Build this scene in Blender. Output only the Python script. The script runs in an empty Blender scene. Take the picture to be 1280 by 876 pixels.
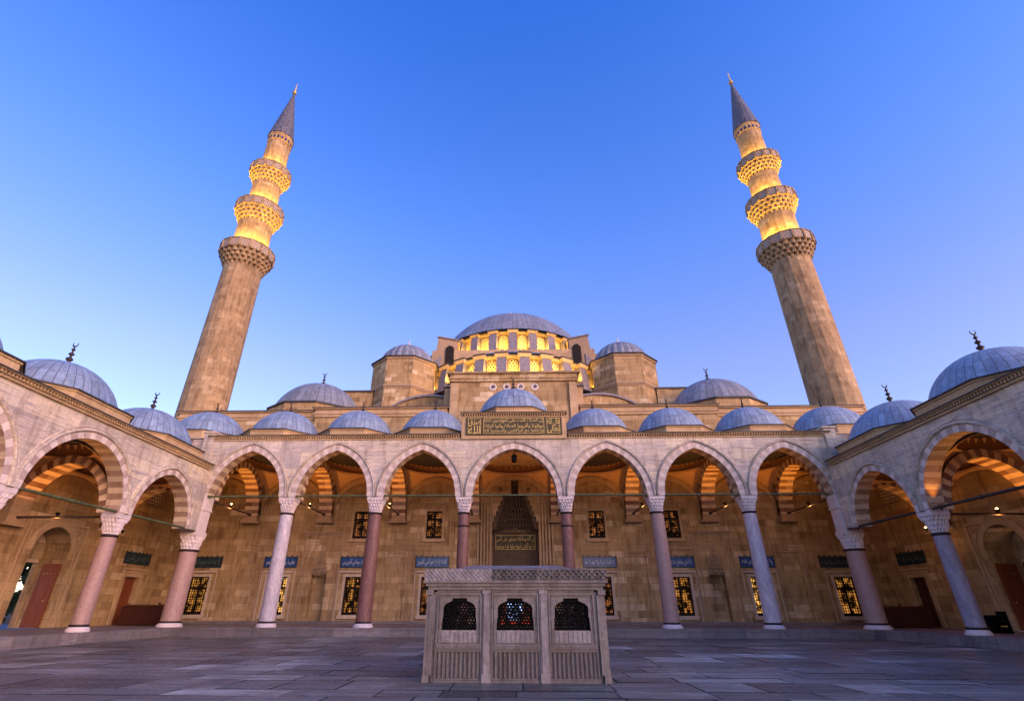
import bpy, math, random
from math import sin, cos, pi, sqrt, atan2, radians as R
from mathutils import Vector, Matrix
random.seed(7)
S = bpy.context.scene
COL = S.collection

# ------------------------------------------------------------------ camera, sky, sun, exposure
cam = bpy.data.cameras.new("camera"); co = bpy.data.objects.new("camera", cam); COL.objects.link(co)
ex = Vector((0.99949336, 0.03177487, 0.00183984)); up = Vector((0.01293045, -0.45819462, 0.88875784)); fw = Vector((-0.02908317, 0.88828377, 0.45837334))
m = Matrix((ex, up, -fw)).transposed().to_4x4(); m.translation = Vector((0.02275, 0, 1.35128))
co.matrix_world = m
cam.sensor_width = 36; cam.lens = 36*623.155/1280; cam.shift_x = 16.6563/1280
cam.clip_start = 0.1; cam.clip_end = 2000
S.camera = co

SUN_EL, SUN_AZ = R(18), R(130)          # azimuth clockwise from +Y: behind the camera to the right
w = bpy.data.worlds.new("World"); S.world = w; w.use_nodes = True
nt = w.node_tree; nt.nodes.clear()
sky = nt.nodes.new("ShaderNodeTexSky"); sky.sky_type = 'NISHITA'; sky.sun_disc = False
sky.sun_elevation = SUN_EL; sky.sun_rotation = SUN_AZ; sky.ozone_density = 8.0; sky.air_density = 1.0; sky.dust_density = 1.0
hs = nt.nodes.new("ShaderNodeHueSaturation"); hs.inputs['Saturation'].default_value = 1.0
bg = nt.nodes.new("ShaderNodeBackground"); bg.inputs[1].default_value = 0.15
out = nt.nodes.new("ShaderNodeOutputWorld")
hs.inputs['Value'].default_value = 2.6
tc = nt.nodes.new("ShaderNodeTexCoord"); sz = nt.nodes.new("ShaderNodeSeparateXYZ"); rp = nt.nodes.new("ShaderNodeValToRGB"); mx = nt.nodes.new("ShaderNodeMix"); mx.data_type = 'RGBA'; mx.blend_type = 'MULTIPLY'; mx.inputs[0].default_value = 1
nt.links.new(tc.outputs['Generated'], sz.inputs[0]); nt.links.new(sz.outputs[2], rp.inputs[0]); el = rp.color_ramp.elements     # dusk: pinker near the horizon, deeper blue overhead
el[0].position = .0; el[0].color = (1.0, .50, .30, 1); el[1].position = .9; el[1].color = (.15, .26, .43, 1)
for p_, c_ in ((.15, (.90, .42, .27, 1)), (.30, (.68, .35, .31, 1)), (.40, (.66, .34, .31, 1)), (.62, (.40, .33, .41, 1))): e_ = el.new(p_); e_.color = c_
nt.links.new(sky.outputs[0], mx.inputs[6]); nt.links.new(rp.outputs[0], mx.inputs[7]); nt.links.new(mx.outputs[2], hs.inputs['Color']); nt.links.new(hs.outputs[0], bg.inputs[0]); nt.links.new(bg.outputs[0], out.inputs[0])
sl = bpy.data.lights.new("sun", 'SUN'); so = bpy.data.objects.new("sun", sl); COL.objects.link(so)
sl.energy = 0.66; sl.color = (1.0, 0.66, 0.37); sl.angle = R(42)
so.rotation_euler = (pi/2 - SUN_EL, 0, pi - SUN_AZ)
S.view_settings.view_transform = 'Standard'; S.view_settings.look = 'None'; S.view_settings.gamma = 1
S.view_settings.use_curve_mapping = False
S.view_settings.exposure = 1.6
S.cycles.use_denoising = True
S.cycles.max_bounces = 6; S.cycles.diffuse_bounces = 3; S.cycles.glossy_bounces = 2
S.cycles.caustics_reflective = False; S.cycles.caustics_refractive = False
S.cycles.sample_clamp_indirect = 4.0

# ------------------------------------------------------------------ mesh builder
WP = {}      # world position of each object we place
class MB:
    def __init__(s): s.v = []; s.f = []; s.uv = []; s.sm = []; s.mi = []
    def face(s, pts, uv=None, sm=False, mi=0):
        i = len(s.v); s.v += [tuple(p) for p in pts]; s.f.append(tuple(range(i, i+len(pts)))); s.uv.append(uv); s.sm.append(sm); s.mi.append(mi)
    def grid(s, P, UV=None, sm=True, mi=0, flip=False):
        n, k = len(P), len(P[0]); i0 = len(s.v)
        for r in P: s.v += [tuple(p) for p in r]
        for a in range(n-1):
            for b in range(k-1):
                q = [(a, b), (a, b+1), (a+1, b+1), (a+1, b)]
                if flip: q.reverse()
                s.f.append(tuple(i0+x*k+y for x, y in q)); s.uv.append([UV[x][y] for x, y in q] if UV else None); s.sm.append(sm); s.mi.append(mi)
    def box(s, x0, x1, y0, y1, z0, z1, mi=0):
        a, b, c, d, e, f, g, h = [(x, y, z) for z in (z0, z1) for y in (y0, y1) for x in (x0, x1)]
        for q in ((a, c, d, b), (e, f, h, g), (a, b, f, e), (c, g, h, d), (a, e, g, c), (b, d, h, f)): s.face(q, mi=mi)
    def hexa(s, p, mi=0):            # 8 corners: bottom 4 ccw, top 4 ccw
        for q in ((0, 3, 2, 1), (4, 5, 6, 7), (0, 1, 5, 4), (1, 2, 6, 5), (2, 3, 7, 6), (3, 0, 4, 7)): s.face([p[i] for i in q], mi=mi)
    def prism(s, poly, z0, z1, top=True, bot=True, mi=0):    # horizontal polygon ccw
        n = len(poly)
        for i in range(n):
            (a, b), (c, d) = poly[i], poly[(i+1) % n]
            s.face([(a, b, z0), (c, d, z0), (c, d, z1), (a, b, z1)], mi=mi)
        if top: s.face([(x, y, z1) for x, y in poly], mi=mi)
        if bot: s.face([(x, y, z0) for x, y in reversed(poly)], mi=mi)
    def lathe(s, prof, n=32, cx=0, cy=0, a0=0, a1=2*pi, nu=None, sm=True, rf=None, mi=0, ph=0):
        P = []; UV = []; L = 0; last = None
        for (r, z) in prof:
            if last: L += math.hypot(r-last[0], z-last[1])
            last = (r, z); row = []; ur = []
            for k in range(n+1):
                a = a0+(a1-a0)*k/n+ph
                rr = r if rf is None else r*rf(a, z)
                row.append((cx+rr*cos(a), cy+rr*sin(a), z))
                ur.append(((nu*k/n) if nu else (a-a0)*max(p[0] for p in prof), L))
            P.append(row); UV.append(ur)
        s.grid(P, UV, sm, mi, flip=False)
    def tube(s, a, b, r, n=8, mi=0):
        a, b = Vector(a), Vector(b); d = (b-a).normalized(); u = d.orthogonal().normalized(); w_ = d.cross(u)
        P = [[p + (u*cos(t)+w_*sin(t))*r for t in [2*pi*k/n for k in range(n+1)]] for p in (a, b)]
        s.grid(P, None, True, mi); s.face([q for q in reversed(P[0][:-1])], mi=mi); s.face(P[1][:-1], mi=mi)
    def mesh(s, name, mats, org=(0, 0, 0)):
        me = bpy.data.meshes.new(name); ox, oy, oz = org
        me.from_pydata([(x-ox, y-oy, z-oz) for x, y, z in s.v], [], s.f)
        uvl = me.uv_layers.new(name="UVMap"); d = uvl.data; li = 0; V = s.v
        for fi, f in enumerate(s.f):
            u = s.uv[fi]
            if u is None:
                A, B, C = (Vector(V[f[0]]), Vector(V[f[1]]), Vector(V[f[2]])); nn = (B-A).cross(C-A)
                if nn.length < 1e-12 and len(f) > 3: nn = (C-A).cross(Vector(V[f[3]])-A)
                if nn.length > 0: nn.normalize()
                if abs(nn.z) > .75: u = [(V[i][0], V[i][1]) for i in f]
                else:
                    t = Vector((-nn.y, nn.x)); t = t.normalized() if t.length > 1e-6 else Vector((1, 0))
                    u = [(V[i][0]*t.x+V[i][1]*t.y, V[i][2]) for i in f]
            for q in u: d[li].uv = q; li += 1
        me.polygons.foreach_set("use_smooth", s.sm); me.polygons.foreach_set("material_index", s.mi)
        for mt in (mats if isinstance(mats, (list, tuple)) else [mats]): me.materials.append(mt)
        me.update(); return me
    def build(s, name, mats, parent=None, org=(0, 0, 0), **k):
        return put(name, s.mesh(name, mats, org), parent, org, **k)
def put(name, me, parent=None, org=(0, 0, 0), rz=0, label=None, scale=None):
    o = bpy.data.objects.new(name, me); COL.objects.link(o); pw = (0, 0, 0)
    if parent is not None: o.parent = parent; pw = WP[parent.name]
    o.location = (org[0]-pw[0], org[1]-pw[1], org[2]-pw[2]); o.rotation_euler[2] = rz
    if scale: o.scale = scale
    WP[o.name] = org
    if label: o['label'] = label
    return o
def tag(o, label, cat, group=None):
    o['label'] = label; o['category'] = cat
    if group: o['group'] = group
    return o
def thing(name, label, cat, loc=(0, 0, 0), group=None): return tag(put(name, None, None, loc), label, cat, group)
def struct(o): o['kind'] = 'structure'; return o

# ------------------------------------------------------------------ materials
class NT:
    def __init__(s, name):
        s.m = bpy.data.materials.new(name); s.m.use_nodes = True; s.t = s.m.node_tree; s.t.nodes.clear()
        s.o = s.n("ShaderNodeOutputMaterial"); s.b = s.n("ShaderNodeBsdfPrincipled"); s.l(s.b.outputs[0], s.o.inputs[0])
    def n(s, t, **k):
        x = s.t.nodes.new(t)
        for a, b in k.items(): setattr(x, a, b)
        return x
    def l(s, a, b): s.t.links.new(a, b)
    def set(s, node, key, v):
        if hasattr(v, 'is_output') or isinstance(v, bpy.types.NodeSocket): s.l(v, node.inputs[key])
        else: node.inputs[key].default_value = v
    def math(s, op, a, b=0.0, c=None):
        x = s.n("ShaderNodeMath", operation=op); s.set(x, 0, a); s.set(x, 1, b)
        if c is not None: s.set(x, 2, c)
        return x.outputs[0]
    def mix(s, f, a, b, bt='MIX'):
        x = s.n("ShaderNodeMix", data_type='RGBA', blend_type=bt); s.set(x, 0, f); s.set(x, 6, a if not isinstance(a, tuple) else a+(1,)*(4-len(a))); s.set(x, 7, b if not isinstance(b, tuple) else b+(1,)*(4-len(b))); return x.outputs[2]
    def ramp(s, f, stops, interp='LINEAR'):
        x = s.n("ShaderNodeValToRGB"); e = x.color_ramp.elements; x.color_ramp.interpolation = interp
        while len(e) < len(stops): e.new(.5)
        for q, (p, c) in zip(e, stops): q.position = p; q.color = tuple(c)+(1,)*(4-len(c)) if not isinstance(c, float) else (c, c, c, 1)
        s.l(f, x.inputs[0]); return x.outputs[0]
    def uv(s): return s.n("ShaderNodeUVMap").outputs[0]
    def map(s, v, sc=(1, 1, 1), loc=(0, 0, 0)):
        x = s.n("ShaderNodeMapping"); s.l(v, x.inputs[0]); x.inputs['Scale'].default_value = sc; x.inputs['Location'].default_value = loc; return x.outputs[0]
    def noise(s, v, sc, det=4, rough=.6, dist=0, col=False):
        x = s.n("ShaderNodeTexNoise"); s.l(v, x.inputs['Vector']); x.inputs['Scale'].default_value = sc; x.inputs['Detail'].default_value = det
        x.inputs['Roughness'].default_value = rough; x.inputs['Distortion'].default_value = dist; return x.outputs[1 if col else 0]
    def bump(s, h, st=.4, d=.02, nrm=None):
        x = s.n("ShaderNodeBump"); x.inputs['Strength'].default_value = st; x.inputs['Distance'].default_value = d; s.l(h, x.inputs['Height'])
        if nrm is not None: s.l(nrm, x.inputs['Normal'])
        return x.outputs[0]
    def brick(s, v, bw, rh, mort=.006, off=.5, smooth=.1, sq=1.0):
        x = s.n("ShaderNodeTexBrick"); s.l(v, x.inputs['Vector']); x.offset = off; x.squash = sq; x.squash_frequency = 3
        x.inputs['Color1'].default_value = (0, 0, 0, 1); x.inputs['Color2'].default_value = (1, 1, 1, 1); x.inputs['Mortar'].default_value = (.5, .5, .5, 1)
        x.inputs['Scale'].default_value = 1; x.inputs['Mortar Size'].default_value = mort; x.inputs['Mortar Smooth'].default_value = smooth
        x.inputs['Brick Width'].default_value = bw; x.inputs['Row Height'].default_value = rh
        return x.outputs[0], x.outputs[1]
    def pos(s): return s.n("ShaderNodeNewGeometry").outputs['Position']
    def fin(s, col, rough=.8, nrm=None, metal=0, spec=.3):
        s.set(s.b, 'Base Color', col if not isinstance(col, tuple) else col+(1,)*(4-len(col))); s.set(s.b, 'Roughness', rough); s.set(s.b, 'Metallic', metal); s.b.inputs['Specular IOR Level'].default_value = spec
        if nrm is not None: s.l(nrm, s.b.inputs['Normal'])
        return s.m
def ashlar(name, stops, bw, rh, dirt=.35, joint=.45, vein=None, rough=.8, st=.5):
    t = NT(name); uv = t.uv(); r, f = t.brick(uv, bw, rh, .008)
    n1 = t.noise(t.pos(), .35, 3); n2 = t.noise(t.map(t.pos(), (2.2, 2.2, .5)), 1.5, 5, .65); n3 = t.noise(t.pos(), 14, 3)
    rr = t.n("ShaderNodeSeparateColor"); t.l(r, rr.inputs[0]); rv = rr.outputs[0]
    c = t.ramp(rv, stops)
    if vein:
        wv = t.n("ShaderNodeVectorMath", operation='MULTIPLY_ADD'); t.l(r, wv.inputs[0]); wv.inputs[1].default_value = (9, 5, 7); t.l(t.map(t.pos(), (.45, .45, 4.2)), wv.inputs[2])
        vn = t.noise(wv.outputs[0], 1.3, 6, .6, 1.4)
        c = t.mix(t.ramp(vn, [(.35, 1.0), (.5, .25), (.62, 0.0)]), c, vein)
        wn = t.noise(wv.outputs[0], 3.5, 4, .5, 2.5)
        c = t.mix(t.ramp(wn, [(.47, 0.0), (.5, .45), (.53, 0.0)]), c, (.20, .17, .17))
    c = t.mix(t.math('MULTIPLY', t.ramp(n2, [(.47, 0.0), (.66, 1.0)]), dirt), c, t.mix(1.0, c, (.42, .34, .26), 'MULTIPLY'))
    c = t.mix(1.0, c, t.ramp(n1, [(.3, .82), (.7, 1.12)]), 'MULTIPLY')
    c = t.mix(1.0, c, t.ramp(n3, [(.3, .88), (.7, 1.08)]), 'MULTIPLY')
    c = t.mix(t.math('MULTIPLY', f, joint), c, (.09, .07, .05))
    h = t.math('ADD', t.math('MULTIPLY', f, -1.0), t.math('ADD', t.math('MULTIPLY', n3, .35), t.math('MULTIPLY', rv, .35)))
    return t.fin(c, rough, t.bump(h, st, .015))
M = {}
M['lime'] = ashlar("limestone_ashlar", [(0, (.27, .18, .085)), (.3, (.42, .295, .145)), (.6, (.35, .24, .115)), (.85, (.48, .355, .19)), (1, (.60, .48, .31))], 1.05, .40, dirt=.65, joint=.6)
M['limed'] = ashlar("limestone_dressed", [(0, (.40, .28, .155)), (1, (.50, .36, .21))], 1.6, .6, dirt=.3, joint=.3)
M['mins'] = ashlar("minaret_stone", [(0, (.25, .17, .085)), (.35, (.37, .26, .135)), (.7, (.30, .21, .11)), (1, (.44, .33, .19))], .8, .40, dirt=.7, joint=.5)
M['marb'] = ashlar("arcade_marble", [(0, (.38, .34, .31)), (.25, (.72, .62, .48)), (.45, (.48, .42, .37)), (.75, (.76, .65, .44)), (1, (.62, .52, .43))], 2.6, .98, dirt=.5, joint=.5, vein=(.38, .33, .31), rough=.55, st=.25)
M['step'] = ashlar("step_marble", [(0, (.16, .14, .14)), (1, (.28, .25, .24))], 2.1, .6, dirt=.35, joint=.6, vein=(.14, .13, .14), rough=.5, st=.3)
def voussoir(name, a, b, wdt, blend=1.0):
    t = NT(name); sp = t.n("ShaderNodeSeparateXYZ"); t.l(t.uv(), sp.inputs[0])
    q = t.math('DIVIDE', sp.outputs[0], wdt); fl = t.math('FLOOR', q); fr = t.math('FRACT', q)
    alt = t.math('MODULO', t.math('ABSOLUTE', fl), 2.0)
    wn = t.n("ShaderNodeTexWhiteNoise", noise_dimensions='3D'); cb = t.n("ShaderNodeCombineXYZ"); t.l(fl, cb.inputs[0]); t.l(t.math('FLOOR', t.math('MULTIPLY', sp.outputs[1], 1.9)), cb.inputs[1])
    oi = t.n("ShaderNodeObjectInfo"); t.l(oi.outputs['Random'], cb.inputs[2]); t.l(cb.outputs[0], wn.inputs[0])
    c = t.mix(alt, a, b); c = t.mix(t.math('MULTIPLY', wn.outputs[0], .35), c, (.62, .52, .44))
    n = t.noise(t.pos(), 2.5, 5, .65, 1.0); n2 = t.noise(t.pos(), 12, 3)
    c = t.mix(1.0, c, t.ramp(n, [(.3, .75), (.7, 1.15)]), 'MULTIPLY')
    jt = t.math('LESS_THAN', fr, .045); c = t.mix(t.math('MULTIPLY', jt, .6), c, (.13, .09, .07))
    return t.fin(c, .6, t.bump(t.math('ADD', t.math('MULTIPLY', jt, -1.0), t.math('MULTIPLY', n2, .4)), .35, .012))
M['vou'] = voussoir("voussoir_front", (.62, .53, .46), (.46, .36, .31), .24)
M['vous'] = voussoir("voussoir_side", (.66, .57, .50), (.42, .31, .265), .30)
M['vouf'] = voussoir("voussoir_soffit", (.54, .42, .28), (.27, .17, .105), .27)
M['voui'] = voussoir("voussoir_striped", (.60, .44, .26), (.17, .07, .035), .25)
def simple(name, col, rough=.6, metal=0, var=.25, sc=4, bst=.15, spec=.3):
    t = NT(name); n = t.noise(t.pos(), sc, 5, .65); c = t.mix(1.0, col, t.ramp(n, [(.25, 1-var), (.75, 1+var)]), 'MULTIPLY')
    return t.fin(c, rough, t.bump(n, bst, .02), metal, spec)
def veined(name, a, b, sc=1.6, rough=.52):
    t = NT(name); oi = t.n("ShaderNodeObjectInfo"); v = t.n("ShaderNodeVectorMath", operation='MULTIPLY_ADD')
    cb = t.n("ShaderNodeCombineXYZ"); t.l(oi.outputs['Random'], cb.inputs[0]); t.l(cb.outputs[0], v.inputs[0]); v.inputs[1].default_value = (40, 40, 40); t.l(t.map(t.pos(), (1.6, 1.6, .55)), v.inputs[2])
    n = t.noise(v.outputs[0], sc, 7, .65, 1.6); n2 = t.noise(v.outputs[0], sc*9, 3)
    c = t.mix(t.ramp(n, [(.35, 0.0), (.65, 1.0)]), a, b); c = t.mix(1.0, c, t.ramp(n2, [(.3, .86), (.7, 1.1)]), 'MULTIPLY'); vn = t.noise(v.outputs[0], sc*.8, 5, .55, 3.0); c = t.mix(t.ramp(vn, [(.46, 0.0), (.495, .55), (.53, 0.0)]), c, tuple(q*.45 for q in a))
    return t.fin(c, rough, t.bump(n2, .12, .01), 0, .4)
M['white'] = veined("column_white_marble", (.62, .55, .56), (.40, .36, .39))
M['grey'] = veined("column_grey_marble", (.34, .31, .36), (.22, .20, .25))
M['porph'] = veined("column_red_porphyry", (.16, .065, .055), (.24, .12, .095), 3)
M['pink'] = veined("column_pink_granite", (.33, .205, .175), (.42, .275, .235), 4)
M['cap'] = simple("capital_marble", (.62, .54, .52), .6, var=.15)
M['wframe'] = simple("window_surround", (.46, .38, .30), .65, var=.25)
M['carve'] = simple("carved_stone", (.33, .235, .145), .75, var=.25)  # darkened so the colour stands in for weak relief shadows
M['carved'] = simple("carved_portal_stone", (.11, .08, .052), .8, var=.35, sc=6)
M['bronze'] = simple("dark_bronze", (.035, .024, .022), .5, .4)
M['iron'] = simple("black_iron", (.004, .004, .004), .85, .0, spec=.08)
M['rodg'] = simple("green_painted_rod", (.085, .10, .045), .6, .1, var=.5, sc=3)
M['rodb'] = simple("brown_iron_rod", (.05, .035, .03), .6, .2, var=.4)
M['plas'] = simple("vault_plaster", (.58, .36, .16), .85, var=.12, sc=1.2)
M['roof'] = simple("roof_lead_edge", (.05, .05, .055), .6, .2)
M['gold'] = simple("gilded_metal", (.75, .47, .12), .35, .9, var=.2)
M['goldp'] = simple("gold_leaf_lettering", (.60, .43, .14), .45, .25, var=.25, sc=9)
M['greenp'] = simple("dark_green_panel", (.055, .048, .022), .6)
M['dark'] = simple("dark_gap_shade", (.015, .012, .01), .9)  # near-black colour standing in for shade in dentil gaps and flat openings
M['soil'] = simple("outside_paving", (.22, .22, .26), .8)
def lead(name, base, seam_v=1.15, sc=1.0):
    t = NT(name); sp = t.n("ShaderNodeSeparateXYZ"); t.l(t.uv(), sp.inputs[0]); u = sp.outputs[0]; v = sp.outputs[1]
    fr = t.math('FRACT', u); d = t.math('ABSOLUTE', t.math('SUBTRACT', fr, .5)); s1 = t.ramp(d, [(.44, 0.0), (.48, 1.0)])
    col = t.math('FLOOR', u); wn = t.n("ShaderNodeTexWhiteNoise", noise_dimensions='1D'); t.l(col, wn.inputs['W'])
    vv = t.math('ADD', t.math('DIVIDE', v, seam_v), t.math('MULTIPLY', t.math('FLOOR', t.math('MULTIPLY', wn.outputs[0], 2.99)), .06)); vf = t.math('FRACT', vv)
    s2 = t.ramp(vf, [(0, 1.0), (.03, 0.0), (.97, 0.0), (1, 1.0)])
    seam = t.math('MAXIMUM', s1, t.math('MULTIPLY', s2, .8))
    cb = t.n("ShaderNodeCombineXYZ"); t.l(col, cb.inputs[0]); t.l(t.math('FLOOR', vv), cb.inputs[1]); w2 = t.n("ShaderNodeTexWhiteNoise", noise_dimensions='3D'); t.l(cb.outputs[0], w2.inputs[0])
    n = t.noise(t.pos(), 2.2, 6, .7); n2 = t.noise(t.map(t.pos(), (1, 1, .3)), 9, 3)
    c = t.mix(1.0, base, t.ramp(w2.outputs[0], [(0, .82), (1, 1.14)]), 'MULTIPLY')
    c = t.mix(1.0, c, t.ramp(n, [(.3, .66), (.7, 1.28)]), 'MULTIPLY'); sk = t.noise(t.map(t.uv(), (2.5, .35, 1)), 1.7, 5, .7); c = t.mix(t.math('MULTIPLY', t.ramp(sk, [(.5, 0.0), (.7, 1.0)]), .5), c, (.13, .14, .17)); c = t.mix(t.math('MULTIPLY', t.ramp(n2, [(.55, 0.0), (.75, 1.0)]), .35), c, (.62, .64, .68))
    c = t.mix(t.math('MULTIPLY', seam, .85), c, (.06, .065, .08))
    return t.fin(c, .5, t.bump(t.math('ADD', t.math('MULTIPLY', s1, 2.2), t.math('MULTIPLY', n, .5)), .5, .03), .0, .45)
M['lead'] = lead("lead_sheet", (.20, .275, .375)); M['leadm'] = lead("lead_sheet_old", (.19, .215, .255), 2.4); M['leadd'] = simple("lead_cladding_dark", (.21, .19, .205), .6, 0, var=.35)
def emis(name, col, st, bars=None):
    t = NT(name); e = t.n("ShaderNodeEmission"); n = t.noise(t.pos(), 1.1, 3); n = t.noise(t.pos(), 2.6, 2); c = t.mix(1.0, col, t.ramp(n, [(.44, .02), (.62, 1.1)]), 'MULTIPLY'); t.l(c, e.inputs[0]); e.inputs[1].default_value = st; t.l(e.outputs[0], t.o.inputs[0]); return t.m
M['litw'] = emis("lit_window_glass", (1, .40, .08), .22); M['litb'] = emis("lit_window_glass_bright", (1, .50, .12), .55); M['litu'] = emis("lit_window_glass_dim", (1, .34, .10), .13)
M['bulb'] = emis("glowing_bulb", (1, .45, .12), 30); M['screen'] = emis("pale_lit_doorway", (.35, .5, 1), 1.1)
M['carpet'] = simple("red_carpet", (.45, .04, .02), .9)
def tiles():
    t = NT("blue_tile"); n = t.noise(t.pos(), 7, 4, .6, 2.0); c = t.mix(t.ramp(n, [(.42, 0.0), (.5, 1.0), (.56, 0.0)]), (.006, .028, .15), (.03, .13, .32)); return t.fin(c, .25, None, 0, .5)
M['tile'] = tiles(); M['tilel'] = simple("tile_white_lettering", (.45, .55, .68), .3)
def tiled(): return simple("dark_teal_tile", (.012, .03, .04), .3, var=.5, sc=9)
M['tiled'] = tiled(); M['tileld'] = simple("tile_grey_lettering", (.12, .17, .18), .4)
def wood():
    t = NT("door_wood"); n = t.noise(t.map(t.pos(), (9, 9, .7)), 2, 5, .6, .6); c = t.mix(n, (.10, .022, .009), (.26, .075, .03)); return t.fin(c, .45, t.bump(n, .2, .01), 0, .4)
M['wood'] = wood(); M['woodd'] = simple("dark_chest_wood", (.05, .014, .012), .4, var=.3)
def paving():
    t = NT("courtyard_marble"); g = t.n("ShaderNodeNewGeometry"); r = g.outputs['Random Per Island']; sp = t.n("ShaderNodeVectorMath", operation='MULTIPLY_ADD')
    cb = t.n("ShaderNodeCombineXYZ"); t.l(r, cb.inputs[0]); t.l(r, cb.inputs[1]); t.l(cb.outputs[0], sp.inputs[0]); sp.inputs[1].default_value = (37, 61, 0); t.l(t.map(g.outputs['Position'], (.35, 1.7, 1)), sp.inputs[2])
    n = t.noise(sp.outputs[0], 1.1, 7, .65, 1.8); n2 = t.noise(g.outputs['Position'], .25, 3); n3 = t.noise(g.outputs['Position'], 9, 4)
    c = t.ramp(r, [(0, (.06, .060, .051)), (.35, (.18, .176, .148)), (.7, (.11, .107, .092)), (.92, (.28, .27, .22)), (1, (.38, .36, .29))])
    c = t.mix(1.0, c, t.ramp(n, [(.3, .5), (.47, .95), (.53, 1.1), (.68, 1.8)]), 'MULTIPLY'); c = t.mix(1.0, c, t.ramp(n2, [(.3, .7), (.7, 1.15)]), 'MULTIPLY')
    c = t.mix(t.math('MULTIPLY', t.ramp(t.noise(g.outputs['Position'], .7, 5, .7), [(.50, 0.0), (.64, 1.0)]), .65), c, (.09, .07, .06))
    ro = t.ramp(n3, [(.3, .36), (.7, .58)]); return t.fin(c, ro, t.bump(t.math('ADD', n3, t.math('MULTIPLY', n, .8)), .22, .012), 0, .45)
M['pave'] = paving(); M['joint'] = simple("paving_joint", (.05, .045, .045), .95)
def fmarb(name, a, b):
    t = NT(name); n = t.noise(t.map(t.pos(), (1.6, 1.6, 1.3)), 1.6, 6, .7, .6); n2 = t.noise(t.pos(), 16, 4); c = t.mix(t.ramp(n, [(.33, 0.0), (.66, 1.0)]), a, b)
    st = t.noise(t.map(t.pos(), (2.6, 2.6, .9)), 2.0, 6, .75); c = t.mix(t.math('MULTIPLY', t.ramp(st, [(.48, 0.0), (.66, 1.0)]), .6), c, (.09, .065, .05))
    c = t.mix(1.0, c, t.ramp(n2, [(.3, .8), (.7, 1.12)]), 'MULTIPLY'); return t.fin(c, .55, t.bump(n2, .3, .008), 0, .35)
M['fm'] = fmarb("fountain_marble", (.245, .225, .205), (.135, .122, .112)); M['fml'] = fmarb("fountain_marble_pale", (.32, .295, .285), (.19, .175, .175)); M['fmd'] = fmarb("fountain_marble_green", (.19, .175, .165), (.125, .115, .11))
M['leaf'] = simple("tree_leaf", (.05, .075, .03), .7, var=.5, sc=2); M['bark'] = simple("bark", (.08, .06, .05), .9)
def lattice(name, col, hole, sc):
    t = NT(name); sp = t.n("ShaderNodeSeparateXYZ"); t.l(t.uv(), sp.inputs[0]); u, v = sp.outputs[0], sp.outputs[1]
    row = t.math('FLOOR', t.math('MULTIPLY', v, sc*1.15)); a = t.math('SUBTRACT', t.math('FRACT', t.math('ADD', t.math('MULTIPLY', u, sc), t.math('MULTIPLY', t.math('MODULO', t.math('ABSOLUTE', row), 2.0), .5))), .5)
    b = t.math('SUBTRACT', t.math('FRACT', t.math('MULTIPLY', v, sc*1.15)), .5)
    d = t.math('SQRT', t.math('ADD', t.math('MULTIPLY', a, a), t.math('MULTIPLY', b, b))); h = t.ramp(d, [(.26, 1.0), (.32, 0.0)])
    return t.fin(t.mix(h, col, hole), .5, t.bump(t.math('MULTIPLY', h, -1.0), .6, .04), 0, .3)
M['latt'] = lattice("gilt_window_lattice", (.74, .55, .24), (.05, .02, .004), 3.3)
M['latp'] = lattice("plaster_window_lattice", (.58, .47, .36), (.04, .03, .03), 4.2)
M['latm'] = lattice("pierced_parapet", (.40, .31, .22), (.10, .07, .045), 4.0)

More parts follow.
